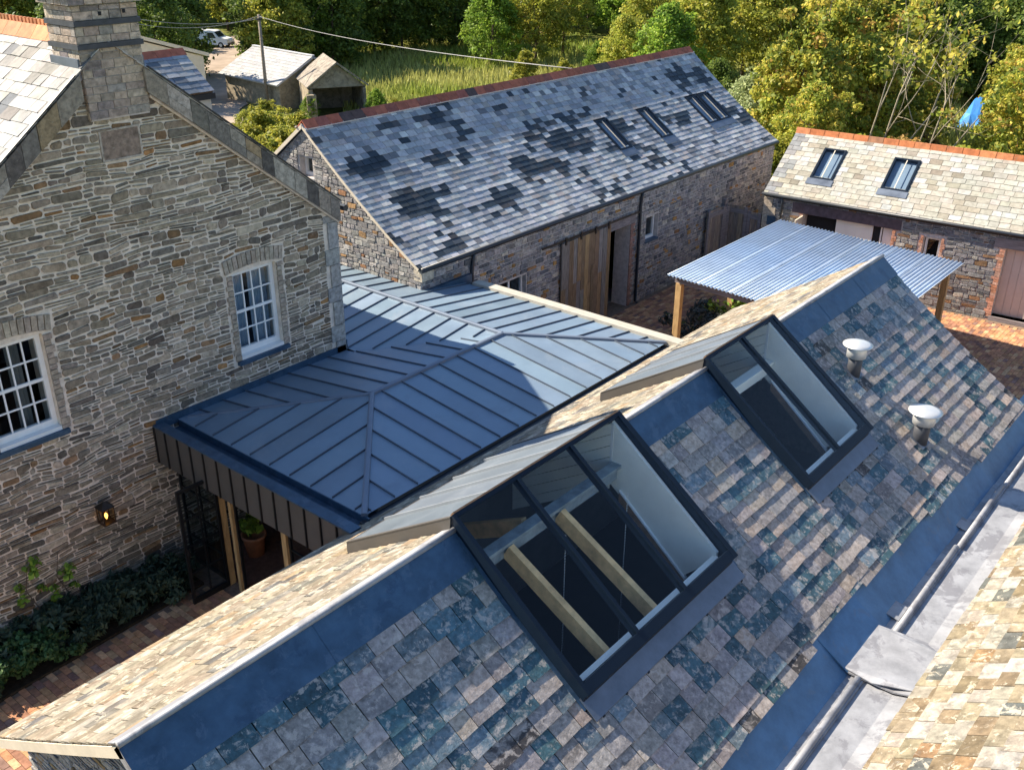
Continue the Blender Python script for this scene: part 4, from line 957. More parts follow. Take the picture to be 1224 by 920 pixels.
# ================================================================== STONE BARN
barn = thing('stone_barn', (22.8, 18.0, 0), 'long stone barn with patchy slate roof, red ridge tiles and sliding plank door', 'barn')
BX0, BX1, BY0, BYR, BY1, BZE, BZR = 14.44, 31.1, 14.49, 18.01, 21.53, 3.36, 5.93
SB = Slope((BX0-.06, BYR, BZR), (1, 0, 0), (0, -1, 0), 41.4, 31.4, 4.42)
SBN = Slope((BX0-.06, BYR, BZR), (1, 0, 0), (0, 1, 0), 37, 36, 4.5)
RW = [(23.66, 24.24, 'w'), (25.84, 26.44, 'w'), (28.64, 29.30, 'w'), (29.38, 30.04, 'w')]
hB = [(x0-BX0+.06, x1-BX0+.06, 1.83, 3.05) for x0, x1, _ in RW]
L_B = BX1-BX0+.12
broof = deck(SB, 0, L_B, 0, 4.40, .1, hB); r_ = deck(SBN, 0, L_B, 0, 4.45, .1, nseg=2); broof.add(r_.v, r_.f); broof = broof.build('roof', M_['deck'], barn)
PATCH = [(.9, 1.5, .9, .4), (3.7, .62, .55, .25), (4.4, 1.2, .5, .5), (7.6, 2.35, 1.3, .5), (6.3, 2.9, .8, .3), (5.4, 2.6, .6, .4), (14.9, 1.1, .8, .75), (16.1, 1.3, .5, .5), (2.9, 1.7, .5, .4), (1.5, 2.9, .8, .5), (10.2, 2.3, .7, .3), (9.2, 2.9, .4, .3), (13.2, 2.6, 1.0, .35), (15.5, 2.7, .9, .4), (16.3, 3.2, .6, .5), (4.1, 3.3, .7, .3)]
def col_b(a, s):
    v = sum(max(0, 1-((a-p[0])/p[2])**2-((s-p[1])/p[3])**2) for p in PATCH)
    v += (vnoise(a*1.3, s*2.6, 5)-.5)*1.1*(1.0 if a < 11 else .6)*(1 if s > .8 or a < 8 else .4)
    v += random.uniform(-.42, .42)
    if v > .44: return jit(pick([(4, (.020, .032, .045)), (2, (.034, .043, .052)), (1, (.05, .05, .052))]), .3)
    lo = min(1, max(0, (s-1.6)/1.6))
    return jit(pick([(4, (.30, .31, .33)), (3, (.37, .37, .37)), (2, (.22, .235, .255)), (.7, (.33, .30, .28)), (1+2*lo, (.46, .455, .44)), (.9, (.15, .155, .165))]), .17)
emit(slates(SB, -.05, L_B+.05, .12, 4.42, .168, (.19, .31), .0125, col_b, hB, None, jz=.002), 'slate', 'roof_slates', M_['slate_barn'], broof)
for x in [BX0-.06+.36*i for i in range(int(L_B/.36)+1)]:
    c = jit(pick([(4, (.34, .105, .062)), (2, (.26, .085, .06)), (1.1, (.09, .06, .055))]), .15); e = min(x+.352, BX1+.06); m = MB()
    m.prism([(x, BYR-.19, BZR-.115), (x, BYR, BZR+.075), (x, BYR+.19, BZR-.115), (x, BYR+.16, BZR-.125), (x, BYR, BZR+.05), (x, BYR-.16, BZR-.125)], (e-x, 0, 0), c); m.build('ridge_tile', M_['terra'], broof)
MB().ob(SB.pos(-.05, .165, .02), V(L_B+.1, 0, 0), SB.d(0)*.05, SB.n(0)*.02).build('ridge_bedding', M_['mortar'], broof)
MB().ob(SBN.pos(-.05, .165, .02), V(L_B+.1, 0, 0), SBN.d(0)*.05, SBN.n(0)*.02).build('ridge_bedding', M_['mortar'], broof)
bm_ = lambda u, v, d: (u, BY0-d, v)
DOOR = (21.4, 22.62, -.1, 2.42)
bh = [DOOR, (17.05, 18.05, 1.05, 2.20), (23.42, 24.06, 1.70, 2.42)]
bw = backing(bm_, [BX0, BX1], lambda u: BZE-.06, -.1, bh, 0, -.5)
bg_ = lambda u, v, d: (BX0-d, u, v)
gh = [(17.82, 18.28, 4.70, 5.16)]
bw2 = backing(bg_, [BY0+.51, BYR, BY1], lambda u: BZR-.12-abs(u-BYR)*.735, -.1, gh, 0, -.5); bw.add(bw2.v, bw2.f)
bw2 = backing(lambda u, v, d: (BX1+d, u, v), [BY0+.51, BYR, BY1], lambda u: BZR-.12-abs(u-BYR)*.735, -.1, [], 0, -.5); bw.add(bw2.v, bw2.f)
bw.box(BX0+.51, BY1-.5, -.1, BX1-.51, BY1, BZE-.1)
bw = bw.build('wall', M_['mortar_barn'], barn)
BST = [(5, (0.26, 0.237, 0.229)), (4, (0.325, 0.292, 0.273)), (3, (0.202, 0.192, 0.198)), (2, (0.403, 0.352, 0.298)), (.5, (0.286, 0.154, 0.0744)), (.35, (0.364, 0.205, 0.0744)), (1, (0.117, 0.115, 0.124))]
bs = stonewall(bm_, BX0, BX1, 0, BZE-.08, lambda u, v: jit(pick(BST), .2), hr=(.08, .15), lr=(.14, .40), gap=.020, depth=.022, holes=[(h[0]-.02, h[1]+.02, h[2]-.03, h[3]+.02) for h in bh]+[(21.3, 22.8, 2.40, 2.64)], wob=.012, split=.25, squared=True)
GSB = [(5, (.27, .255, .24)), (3, (.22, .21, .205)), (2, (.34, .32, .29)), (.35, (.30, .18, .09)), (.25, (.24, .13, .07))]
bs += stonewall(bg_, BY0, BY1, 1.2, BZR-.1, lambda u, v: jit(pick(GSB), .2), hr=(.07, .14), lr=(.14, .42), gap=.016, depth=.03, holes=[(17.78, 18.32, 4.66, 5.2)], clips=[(.735, 1, BZR-.17+.735*BYR), (-.735, 1, BZR-.17-.735*BYR)], wob=.015, split=.3)
emit(bs, 'stone', 'wall_stones', M_['stone'], bw)
for sgn in (-1, 1):   # mortar verge on the gable
    p = V(BX0-.065, BYR, BZR-.015); q2 = V(BX0-.065, BYR+sgn*3.6, BZR-.015-3.6*.735)
    if sgn < 0:
        m = MB(); k = 8
        for i in range(k):
            s0, s1 = 4.4*i/k, 4.4*(i+1)/k; m.prism([SB.pos(.0, s0, .0), SB.pos(.0, s1, .0), SB.pos(0, s1, -.085), SB.pos(0, s0, -.085)], (-.02, 0, 0))
        m.build('verge_mortar', M_['cream'], broof)
    else:
        MB().prism([p, q2, q2-V(0, 0, .1), p-V(0, 0, .1)], (-.02, 0, 0)).build('verge_mortar', M_['cream'], broof)
MB().box(BX0-.03, BY0-.05, 3.0, BX0+.34, BY0+.2, 3.28, (.46, .40, .31, .3)).build('kneeler_stone', M_['stone'], bw)
# eaves gutter and downpipes
ge = SB.pos(0, 4.42, 0)
MB().tube([(BX0-.06, ge[1]-.05, ge[2]-.03), (BX1+.06, ge[1]-.05, ge[2]-.03)], .058, 10).build('gutter', M_['gutter'], barn, True)
for x in (22.98, 16.0):
    MB().tube([(x+.06, ge[1]-.05, ge[2]-.06), (x+.05, ge[1]-.03, ge[2]-.22), (x, BY0-.07, ge[2]-.45), (x, BY0-.07, .08), (x-.02, BY0-.16, .03)], .042, 10).build('downpipe', M_['gutter'], barn, True)
# sliding plank door on its rail
dr = MB(); dr.box(17.95+1.42, BY0-.075, .06, 21.5, BY0-.055, 2.60); dr = dr.build('sliding_door', M_['curb'], barn)
x = 19.36
while x < 21.52:
    w_ = random.uniform(.09, .2); e = min(x+w_, 21.52)
    zz = [.05, 2.66]
    if random.random() < .6: zz = [.05, random.uniform(.6, 2.2), 2.66]
    for z0, z1 in zip(zz, zz[1:]):
        MB().box(x+.003, BY0-.10-random.uniform(0, .012), z0+.002, e-.003, BY0-.075, z1-.002, jit(pick([(3, (.27, .175, .095)), (3, (.20, .135, .085)), (2.5, (.22, .19, .17)), (1.2, (.38, .25, .12)), (1.2, (.12, .085, .06))]), .15)).build('plank', M_['plank'], dr)
    x = e
MB().box(18.55, BY0-.115, 2.70, 22.9, BY0-.09, 2.745).build('door_rail', M_['steel_blk'], dr)
for x in (19.5, 20.15, 20.8, 21.4): MB().box(x-.03, BY0-.14, 2.60, x+.03, BY0-.118, 2.80).build('hanger', M_['steel_blk'], dr)
MB().box(21.3, BY0-.03, 2.43, 22.82, BY0+.2, 2.655).build('lintel', M_['beam_grey'], barn)
z = 0.02
while z < 2.38:
    h = .075; MB().box(22.625, BY0-.028, z, 22.625+(.20 if int(z/.075) % 2 else .12), BY0+.3, z+h-.008, jit((.30, .17, .13), .2)).build('jamb_brick', M_['stone'], bw); z += h
MB().box(21.2, BY0+.50, 0.01, 23.5, BY0+3, .03).box(21.0, BY0+3, 0, 23.5, BY0+3.05, 2.8).box(21.0, BY0+.505, 2.75, 23.5, BY0+3, 2.8).build('porch', M_['roomwall'], barn)
MB().box(21.42, BY0+.42, 0.02, 21.66, BY0+.47, 2.40).build('inner_door', M_['beam_grey'], barn)
def simple_window(parent, map3, u0, u1, v0, v1, rec=-.12, nu=2, sill=None):
    w_ = bar_window('window', parent, map3, u0, u1, v0, v1, nu, 1, M_['white'], rec=rec, fr=.06, bar=.06, mid=False)
    m = MB(); m.prism([map3(u0-.05, v0-.06, .03), map3(u1+.05, v0-.06, .03), map3(u1+.05, v0-.005, .03), map3(u0-.05, v0-.005, .03)], np.array(map3(0, 0, rec))-np.array(map3(0, 0, .03)))
    m.build('window_sill', sill or M_['lead_flash'], w_)
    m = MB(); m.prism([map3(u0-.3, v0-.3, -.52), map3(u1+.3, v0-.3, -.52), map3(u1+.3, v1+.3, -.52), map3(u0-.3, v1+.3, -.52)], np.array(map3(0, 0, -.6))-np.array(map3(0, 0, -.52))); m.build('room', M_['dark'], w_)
simple_window(barn, bm_, 17.05, 18.05, 1.05, 2.20); simple_window(barn, bm_, 23.44, 24.04, 1.72, 2.40, nu=1)
simple_window(barn, bg_, 17.82, 18.28, 4.70, 5.16, nu=1, sill=M_['lead_pale'], rec=-.16)
def roof_window(parent, S, a0, a1, s0, s1, bar=True):
    f = MB(); h = .055; t = .06
    def bx(p, q, u, v, h0, h1): f.ob(S.pos(p, u, h0), S.pos(q, u, h0)-S.pos(p, u, h0), S.pos(p, v, h0)-S.pos(p, u, h0), S.n((u+v)/2)*(h1-h0))
    bx(a0, a0+t, s0, s1, -.05, h); bx(a1-t, a1, s0, s1, -.05, h); bx(a0+t, a1-t, s0, s0+t, -.05, h-.003); bx(a0+t, a1-t, s1-t, s1, -.05, h-.003)
    w_ = f.build('roof_window', M_['frame_blk'], parent)
    am = (a0+a1)/2
    for p, q in ((a0+t, am), (am, a1-t)):
        g = MB(); g.ob(S.pos(p, s0+t, .03), S.pos(q, s0+t, .03)-S.pos(p, s0+t, .03), S.pos(p, s1-t, .03)-S.pos(p, s0+t, .03), S.n(s0)*.006); g.build('pane', M_['roofglass'], w_)
    g = MB(); g.ob(S.pos(am-.012, s0+t, .037), S.pos(am+.012, s0+t, .037)-S.pos(am-.012, s0+t, .037), S.pos(am-.012, s1-t, .037)-S.pos(am-.012, s0+t, .037), S.n(s0)*.012); g.build('glazing_bar', M_['cream'], w_)
    g = MB(); g.ob(S.pos(a0-.05, s1+.005, .038), S.pos(a1+.05, s1, .038)-S.pos(a0-.05, s1, .038), S.pos(a0, s1+.24, .032)-S.pos(a0, s1, .038), S.n(s1)*.008); g.build('lead_apron', M_['lead'], w_)
    g = MB(); g.ob(S.pos(a0+.01, s0+.01, -.08), S.pos(a1-.01, s0, -.08)-S.pos(a0+.01, s0, -.08), S.pos(a0, s1-.01, -.08)-S.pos(a0, s0+.01, -.08), S.n(s0)*-.02); g.build('room', M_['painted_sky'], w_)  # sheet added under the panes to stand for mirrored sky
for h in hB: roof_window(barn, SB, h[0], h[1], h[2]+.02, h[3]-.02)

# ================================================================== OUTBUILDING across the courtyard
ob_ = thing('stone_outbuilding', (29.5, 6.0, 0), 'low stone outbuilding with pale slate roof, terracotta ridge and two roof windows', 'outbuilding')
A4 = radians(94.15); UO = V(cos(A4), sin(A4), 0); NO = V(-sin(A4), cos(A4), 0); O0 = V(28.3, 6.19, 0)      # U runs away to the left, N points to the courtyard
om = lambda u, v, d: tuple(O0+UO*u+NO*d+V(0, 0, v))
U0, U1 = -7.0, 6.88
SO = Slope(tuple(O0+UO*U1-NO*2.2+V(0, 0, 4.02)), tuple(-UO), tuple(NO), 33.9, 33.2, 2.80)
SO2 = Slope(tuple(O0+UO*U1-NO*2.2+V(0, 0, 4.02)), tuple(-UO), tuple(-NO), 33.9, 33.2, 2.80)
LO = U1-U0
hO = [(U1-5.80, U1-5.12, .62, 1.92), (U1-3.70, U1-2.95, .62, 1.92)]
orf = deck(SO, 0, LO, 0, 2.78, .09, hO, nseg=3); r_ = deck(SO2, 0, LO, 0, 2.78, .09, nseg=2); orf.add(r_.v, r_.f); orf = orf.build('roof', M_['deck'], ob_)
PO = [(5, (0.328, 0.311, 0.261)), (4, (0.361, 0.344, 0.297)), (2, (0.295, 0.269, 0.216)), (1.2, (0.385, 0.378, 0.351)), (.5, (0.221, 0.193, 0.153))]
def col_o(a, s): return jit((.22, .22, .22), .15) if a < .35 and random.random() < .7 else jit(pick(PO), .1)
emit(slates(SO, -.04, LO, .12, 2.82, .195, (.24, .38), .012, col_o, hO, None, jz=.003), 'slate', 'roof_slates', M_['slate_pale'], orf)
a = -.04
while a < LO:
    c = jit(pick([(4, (.44, .15, .06)), (2, (.50, .19, .08)), (1, (.33, .16, .09))]), .12); m = MB(); p = SO.pos(a, .17, .01); q2 = SO2.pos(a, .17, .01); t_ = SO.pos(a, 0, .10)
    m.prism([p, t_+NO*.03, t_-NO*.03, q2, q2-V(0, 0, .03), SO.pos(a, 0, .03), p-V(0, 0, .03)], -UO*.435, c); m.build('ridge_tile', M_['terra'], orf); a += .45
# wall with the wide opening, windows, and the right-hand doorway
OH = [(3.0, 5.62, -.1, 2.06), (1.66, 2.12, .95, 2.0), (-1.25, .0, .12, 2.06)]
ow = backing(om, [U0, U1], lambda u: 2.50, -.1, OH, 0, -.45)
for u in (U0, U1-.4): ow.prism([om(u, -.1, -.46), om(u, -.1, -4.4), om(u, 2.4, -4.4), om(u, 3.9, -2.2), om(u, 2.5, -.46)], UO*.4)
ow.prism([om(U0+.41, -.1, -4.0), om(U1-.41, -.1, -4.0), om(U1-.41, 2.4, -4.0), om(U0+.41, 2.4, -4.0)], -NO*.4)
ow = ow.build('wall', M_['mortar_barn'], ob_)
OST = [(4, (.17, .165, .17)), (4, (.215, .205, .20)), (2, (.28, .26, .23)), (1, (.20, .12, .07)), (1.5, (.12, .12, .13))]
emit(stonewall(om, U0, U1, 0, 2.45, lambda u, v: jit(pick(OST), .2), hr=(.07, .15), lr=(.16, .5), gap=.018, depth=.028, holes=[(h[0]-.14 if h[0] != 3.0 else 2.85, h[1]+.14, h[2], h[3]+.06) for h in OH]+[(2.75, 6.0, 2.02, 2.36), (-1.5, .3, 2.04, 2.34)], wob=.015, split=.4), 'stone', 'wall_stones', M_['stone'], ow, cap=200)
def obox(u0, u1, v0, v1, d0, d1, name, m, par=None):
    k = MB(); k.prism([om(u0, v0, d0), om(u1, v0, d0), om(u1, v1, d0), om(u0, v1, d0)], NO*(d1-d0)); return k.build(name, m, par or ob_)
obox(2.78, 5.98, 2.06, 2.36, -.3, .035, 'oak_lintel', mat('dark oak lintel', (.10, .075, .085), rough=.8, nscale=7, namt=.35, bump=.3))
obox(-1.5, .3, 2.065, 2.33, -.3, .03, 'lintel', M_['beam_grey'])
for u, w_ in ((2.86, .14), (5.64, .13), (-.0, .2), (1.53, .12), (2.13, .11)):
    z = 0.0 if w_ > .125 or u in (-.0,) else .95
    while z < 2.03:
        h = .078; ww = w_ if int(z/.078/2) % 2 else w_*.65
        u0_ = u if u not in (2.86, 1.53) else u+w_-ww
        k = MB(); k.prism([om(u0_+.003, z+.004, -.1), om(u0_+ww, z+.004, -.1), om(u0_+ww, z+h-.004, -.1), om(u0_+.003, z+h-.004, -.1)], NO*(.125+random.uniform(0, .006)), jit(pick([(3, (.46, .24, .17)), (2, (.40, .19, .12)), (1, (.50, .31, .24))]), .12)); k.build('jamb_brick', M_['stone'], ow); z += h
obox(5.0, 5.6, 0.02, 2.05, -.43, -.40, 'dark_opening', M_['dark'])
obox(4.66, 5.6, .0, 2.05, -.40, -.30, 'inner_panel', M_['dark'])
obox(3.62, 4.66, .0, 2.05, -.20, -.12, 'white_door', M_['plaster'])
obox(3.30, 3.62, .0, 2.03, -.25, -.15, 'dark_window', M_['dark'])
obox(3.02, 3.30, .0, 2.03, -.24, -.16, 'white_frame', M_['white'])
for u in (3.32, 3.58): obox(u, u+.04, .9, 2.03, -.149, -.12, 'window_frame', M_['white'])
obox(5.62, 5.66, .0, 2.0, .03, .62, 'open_leaf', M_['cream'])
simple_window(ob_, om, 1.68, 2.10, .97, 1.98, nu=1, rec=-.14)
obox(-1.25, -.0, .13, 2.05, -.26, -.20, 'boarded_door', M_['pinkdoor'])
for i in range(6): obox(-1.25+.205*i+.004, -1.25+.205*(i+1)-.004, .15, 2.04, -.199, -.185, 'board', M_['pinkdoor'])
obox(-1.35, .05, .0, .12, -.3, .06, 'door_step', M_['beam_grey'])
sg = obox(6.45, 6.72, 1.55, 1.83, .04, .06, 'wall_plate', M_['lead_flash'])
k = MB(); k.tube([om(U0, 2.50, .13), om(U1+.05, 2.50, .13)], .05, 8); k.build('gutter', M_['gutter'], ob_, True)
k = MB(); k.tube([om(6.3, 2.46, .12), om(6.3, 2.2, .07), om(6.3, .05, .07)], .035, 8); k.build('downpipe', M_['gutter'], ob_, True)
k = MB(); z = 0
while z < 2.45:
    h = random.uniform(.2, .34); h = min(h, 2.46-z); k = MB(); w_ = random.choice((.26, .38)); k.prism([om(U1-w_, z+.006, -.2), om(U1+.012, z+.006, -.2), om(U1+.012, z+h-.006, -.2), om(U1-w_, z+h-.006, -.2)], NO*.236, jit((.42, .36, .29), .12)); k.build('quoin', M_['stone'], ow); z += h
for h in hO: roof_window(ob_, SO, h[0], h[1], h[2]+.02, h[3]-.02)
# timber gate in the gap between barn and outbuilding
gt = thing('wooden_gate', (27.7, 13.9, 0), 'closed wooden boarded gate with diagonal brace between barn wall and outbuilding', 'gate')
def gate_leaf(p, q, H, brace):
    p, q = V(*p, 0), V(*q, 0); d = q-p; L_ = np.linalg.norm(d); d /= L_; n_ = V(d[1], -d[0], 0); n_ = n_ if n_[1] < 0 or n_[0] < 0 else -n_
    k = int(L_/.14)
    for i in range(k):
        MB().ob(p+d*(i*L_/k+.004)+V(0, 0, .06), d*(L_/k-.008), n_*.022, V(0, 0, H-.06-random.uniform(0, .01)), jit(pick([(2, (.25, .20, .16)), (2, (.30, .23, .17)), (1, (.21, .17, .15))]), .12)).build('board', M_['plank'], gt)
    for z in (.18, H-.22): MB().ob(p+n_*.024+V(0, 0, z), d*L_, n_*.035, V(0, 0, .13)).build('rail', M_['beam_grey'], gt)
    for s in (0, L_-.1): MB().ob(p+d*s+n_*.024+V(0, 0, .05), d*.1, n_*.04, V(0, 0, H-.04)).build('stile', M_['beam_grey'], gt)
    if brace: MB().ob(p+d*.1+n_*.026+V(0, 0, .32), d*(L_-.3)+V(0, 0, H-.62), n_*.03, V(0, 0, .12)).build('brace', M_['beam_grey'], gt)
gate_leaf((27.9, 14.40), (27.95, 13.62), 1.9, False); gate_leaf((27.95, 13.60), (27.9, 13.12), 1.8, True)
for x, y in ((27.86, 14.44),): MB().box(x-.07, y-.09, 0, x+.07, y+.04, 2.05).build('gate_post', M_['beam_grey'], gt)
gate_leaf((26.7, 14.36), (27.6, 14.30), 1.9, False)
gate_leaf((27.62, 14.30), (27.83, 14.25), 1.85, False)

# ================================================================== PERGOLA SHELTER with corrugated roof
pg = thing('timber_shelter', (22.8, 9.1, 0), 'open timber post shelter with a flat corrugated galvanised roof in the courtyard', 'shelter')
PX0, PX1, PYA, PYB = 19.9, 25.95, 11.62, 6.62
def pz(y): return 2.34-.16*(PYA-y)/5.0
ns = 6
for i in range(ns):
    ya = PYA-(PYA-PYB)*i/ns; yb_ = PYA-(PYA-PYB)*(i+1)/ns-.07; nw = int((ya-yb_)/.092)*6; col = jit((.46, .56, .68), .05, .02)
    m = MB(); vs = []; fs = []
    for j in range(nw+1):
        y = ya+(yb_-ya)*j/nw; zz = pz(y)+.019*cos(2*pi*j/6)+.004*(i % 2)
        vs += [(PX0, y, zz), (PX1, y, zz), (PX0, y, zz-.002), (PX1, y, zz-.002)]
        if j: k = 4*j; fs += [(k-4, k-3, k+1, k), (k-2, k+2, k+3, k-1), (k-4, k, k+2, k-2), (k-3, k-1, k+3, k+1)]
    fs += [(0, 2, 3, 1), (4*nw, 4*nw+1, 4*nw+3, 4*nw+2)]
    m.add(vs, fs, col); m.build('corrugated_sheet', M_['galv'], pg, True)
for x in (20.12, 22.9, 25.7):
    MB().ob((x-.05, PYB+.12, pz(PYB+.12)-.20), (.10, 0, 0), (0, PYA-PYB-.24, .16*(PYA-PYB-.24)/5), (0, 0, .175)).build('beam', M_['beam_grey'] if x < 21 else M_['oak'], pg)
for i in range(6):
    y = PYB+.3+i*(PYA-PYB-.6)/5; MB().box(PX0+.1, y-.03, pz(y)-.0285-.0, PX1-.1, y+.03, pz(y)-.0145).build('purlin', M_['oak'], pg)
for x, y in ((20.12, 11.38), (20.12, 6.86), (25.7, 11.38), (25.7, 6.86), (22.9, 11.38), (22.9, 6.86)):
    MB().box(x-.075, y-.075, 0.012, x+.075, y+.075, pz(y)-.20).build('post', M_['oak'], pg)
# planting below the shelter
sh_o = thing('lavender_bush', (22.3, 11.6, 0), 'grey green bush on the ground beside the left post of the timber shelter', 'bush')
lm = leaf_mesh('foliage', [(random.gauss(0, .45), random.gauss(0, .35), random.uniform(.1, .6), .25) for _ in range(40)], 60, .07, [(3, (.07, .08, .07)), (2, (.10, .11, .10)), (1, (.05, .07, .03))], M_['leafdark'], 2.5)
c = bpy.data.objects.new('foliage', lm); COL.objects.link(c); c.parent = sh_o
sh_o = thing('green_bush', (23.6, 10.9, 0), 'dark green bush in the shade under the corrugated shelter roof', 'bush')
lm = leaf_mesh('foliage', [(random.gauss(0, .5), random.gauss(0, .5), random.uniform(.1, .9), .28) for _ in range(50)], 60, .08, PAL['green'], M_['leafdark'])
c = bpy.data.objects.new('foliage', lm); COL.objects.link(c); c.parent = sh_o
MB_ = MB().tube_prof((22.75, 10.75, .012), [(.2, 0), (.27, .4), (.30, .41), (.30, .48), (.26, .48), (.25, .42)], 18, (.5,)*4).build('terracotta_planter', M_['pot'], None, True)
MB_['label'] = 'terracotta planter standing by the bushes under the corrugated shelter'; MB_['category'] = 'planter'

# ================================================================== BEHIND THE HOUSE
rw_ = thing('rear_wing', (14.5, 26, 0), 'rear wing with red ridge tiles and small slate roof just behind the chimney', 'building')
SR = Slope((11.6, 25.8, 6.6), (1, 0, 0), (0, -1, 0), 36, 36, 1.62)
SR2 = Slope((11.6, 25.8, 6.6), (1, 0, 0), (0, 1, 0), 36, 36, 2.4)
rr_ = deck(SR, 0, 5.0, 0, 1.6, .08, nseg=1); r_ = deck(SR2, 0, 5.0, 0, 2.4, .08, nseg=1); rr_.add(r_.v, r_.f); rr_ = rr_.build('roof', M_['curb'], rw_)
emit(slates(SR, 0, 5.02, .12, 1.62, .22, (.28, .5), .012, lambda a, s: jit(pick([(3, (.20, .215, .24)), (2, (.27, .28, .29)), (1.5, (.12, .14, .16)), (1, (.33, .33, .32))]), .15), jz=.004), 'slate', 'roof_slates', M_['slate_barn'], rr_, cap=60)
x = 11.6
while x < 16.6:
    MB().prism([(x, 25.63, 6.5), (x, 25.8, 6.68), (x, 25.97, 6.5), (x, 25.94, 6.48), (x, 25.8, 6.65), (x, 25.66, 6.48)], (.45, 0, 0), jit((.38, .12, .07), .15)).build('ridge_tile', M_['terra'], rr_); x += .46
MB().prism([(11.6, 24.6, 0), (11.6, 27.0, 0), (11.6, 27.0, 5.2), (11.6, 25.8, 6.48), (11.6, 24.6, 5.55)], (4.95, 0, 0)).build('wall', M_['cream'], rw_)
MB().box(11.6, 24.50, 5.44, 16.65, 24.585, 5.60).build('fascia', M_['steel_blk'], rw_)
MB().box(15.6, 24.56, 4.3, 16.3, 24.6, 5.3).build('window', M_['white'], rw_)
MB().prism([(16.56, 25.0, 5.95), (16.56, 25.8, 6.5), (16.56, 25.8, 6.2), (16.56, 25.0, 5.7)], (.06, 0, 0)).build('barge_board', M_['white'], rw_)
cb = thing('cream_lean_to', (20, 33, 0), 'cream lean-to roof peeking out between chimney and rear wing ridge', 'building')
MB().prism([(18.5, 32, 6.5), (21.7, 32, 5.5), (21.7, 36, 5.5), (18.5, 36, 6.5)], (0, 0, -.12)).build('roof', M_['cream'], cb)
MB().prism([(18.6, 32.1, 0), (21.5, 32.1, 0), (21.5, 32.1, 5.4), (18.6, 32.1, 6.3)], (0, 3.8, 0)).build('wall', M_['cream'], cb)
# small slate roofed outhouse by the track
def gabled(o, c0, ax, L_, W, ez, rz, base, roofm, wallm, front_open=False):
    """c0: centre of the near gable foot line; ax: horizontal ridge direction"""
    ax = nrm(V(ax[0], ax[1], 0)); sd_ = V(-ax[1], ax[0], 0); c0 = V(c0[0], c0[1], 0); zz = V(0, 0, 1); t = .12
    for s in (-1, 1):
        a = c0-ax*.2+zz*rz; b = c0-ax*.2+sd_*s*(W/2+.2)+zz*(ez-.06); nn = nrm(np.cross(ax, b-a)); nn = nn if nn[2] > 0 else -nn
        MB().prism([a, b, b-nn*t, a-nn*t+V(0, 0, -.0)], ax*(L_+.4)).build('roof', roofm, o)
    return c0, ax, sd_, zz
b1 = thing('slate_outhouse', (51.5, 67.4, -4.2), 'small grey slate roofed stone outhouse beside the gravel track', 'outhouse')
c0, ax, sd_, zz = gabled(b1, (52.0, 63.2), (.09, 1.0), 8.1, 6.6, -2.15, -.42, -4.2, M_['slate_pale'], M_['cream'])
for o in b1.children:
    me = o.data; 
    for i in range(len(me.polygons)): me.attributes['pc'].data[i].color = (.42, .42, .42, .3)
sa = nrm(ax); 
for s in (-1, 1):     # slates in courses on the roof
    S_ = Slope(tuple(c0-ax*.2+zz*(-.40)), tuple(ax), tuple(sd_*s), 27.6, 27.6, 3.95)
    emit(slates(S_, 0, 8.5, .05, 3.95, .36, (.4, .6), .02, lambda a, s: jit((.34, .335, .33), .14)), 'slate', 'roof_slates', M_['slate_pale'], b1.children[0], cap=0)
MB().prism([c0+ax*.1+sd_*3.1+zz*-4.6, c0+ax*.1-sd_*3.1+zz*-4.6, c0+ax*.1-sd_*3.1+zz*-2.2, c0+ax*.1+zz*-.62, c0+ax*.1+sd_*3.1+zz*-2.2], ax*7.8).build('wall', M_['shedstone'], b1)
MB().ob(c0-ax*.2-sd_*.12+zz*-.38, ax*8.5, sd_*.24, zz*.07).build('ridge', M_['terra'], b1)
sd2 = thing('open_shed', (51.2, 60.3, -4.2), 'open fronted shed with grey gable and stone pier beside the meadow', 'shed')
c0, ax, sd_, zz = gabled(sd2, (49.9, 58.0), (.5, .866), 4.7, 4.2, -1.75, -.12, -4.2, M_['asb'], M_['cream'])
MB().prism([c0+ax*.1+sd_*2.1+zz*-1.95, c0+ax*.1-sd_*2.1+zz*-1.95, c0+ax*.1+zz*-.32], ax*.08).build('gable_board', M_['asb'], sd2)
MB().prism([c0+ax*4.3+sd_*2.1+zz*-4.6, c0+ax*4.3-sd_*2.1+zz*-4.6, c0+ax*4.3-sd_*2.1+zz*-1.95, c0+ax*4.3+zz*-.32, c0+ax*4.3+sd_*2.1+zz*-1.95], ax*.2).build('back_wall', M_['asb'], sd2)
MB().ob(c0+ax*.0+sd_*1.85+zz*-4.6, ax*4.2, sd_*.3, zz*2.6).build('side_wall', M_['shedstone'], sd2)
MB().ob(c0+ax*.0-sd_*2.1+zz*-4.6, ax*4.2, sd_*.2, zz*2.6).build('side_wall', M_['asb'], sd2)
pr_ = MB().ob(c0-ax*.6+sd_*1.7+zz*-4.6, ax*.58, sd_*.7, zz*2.3); pr_.build('stone_pier', M_['shedstone'], sd2)
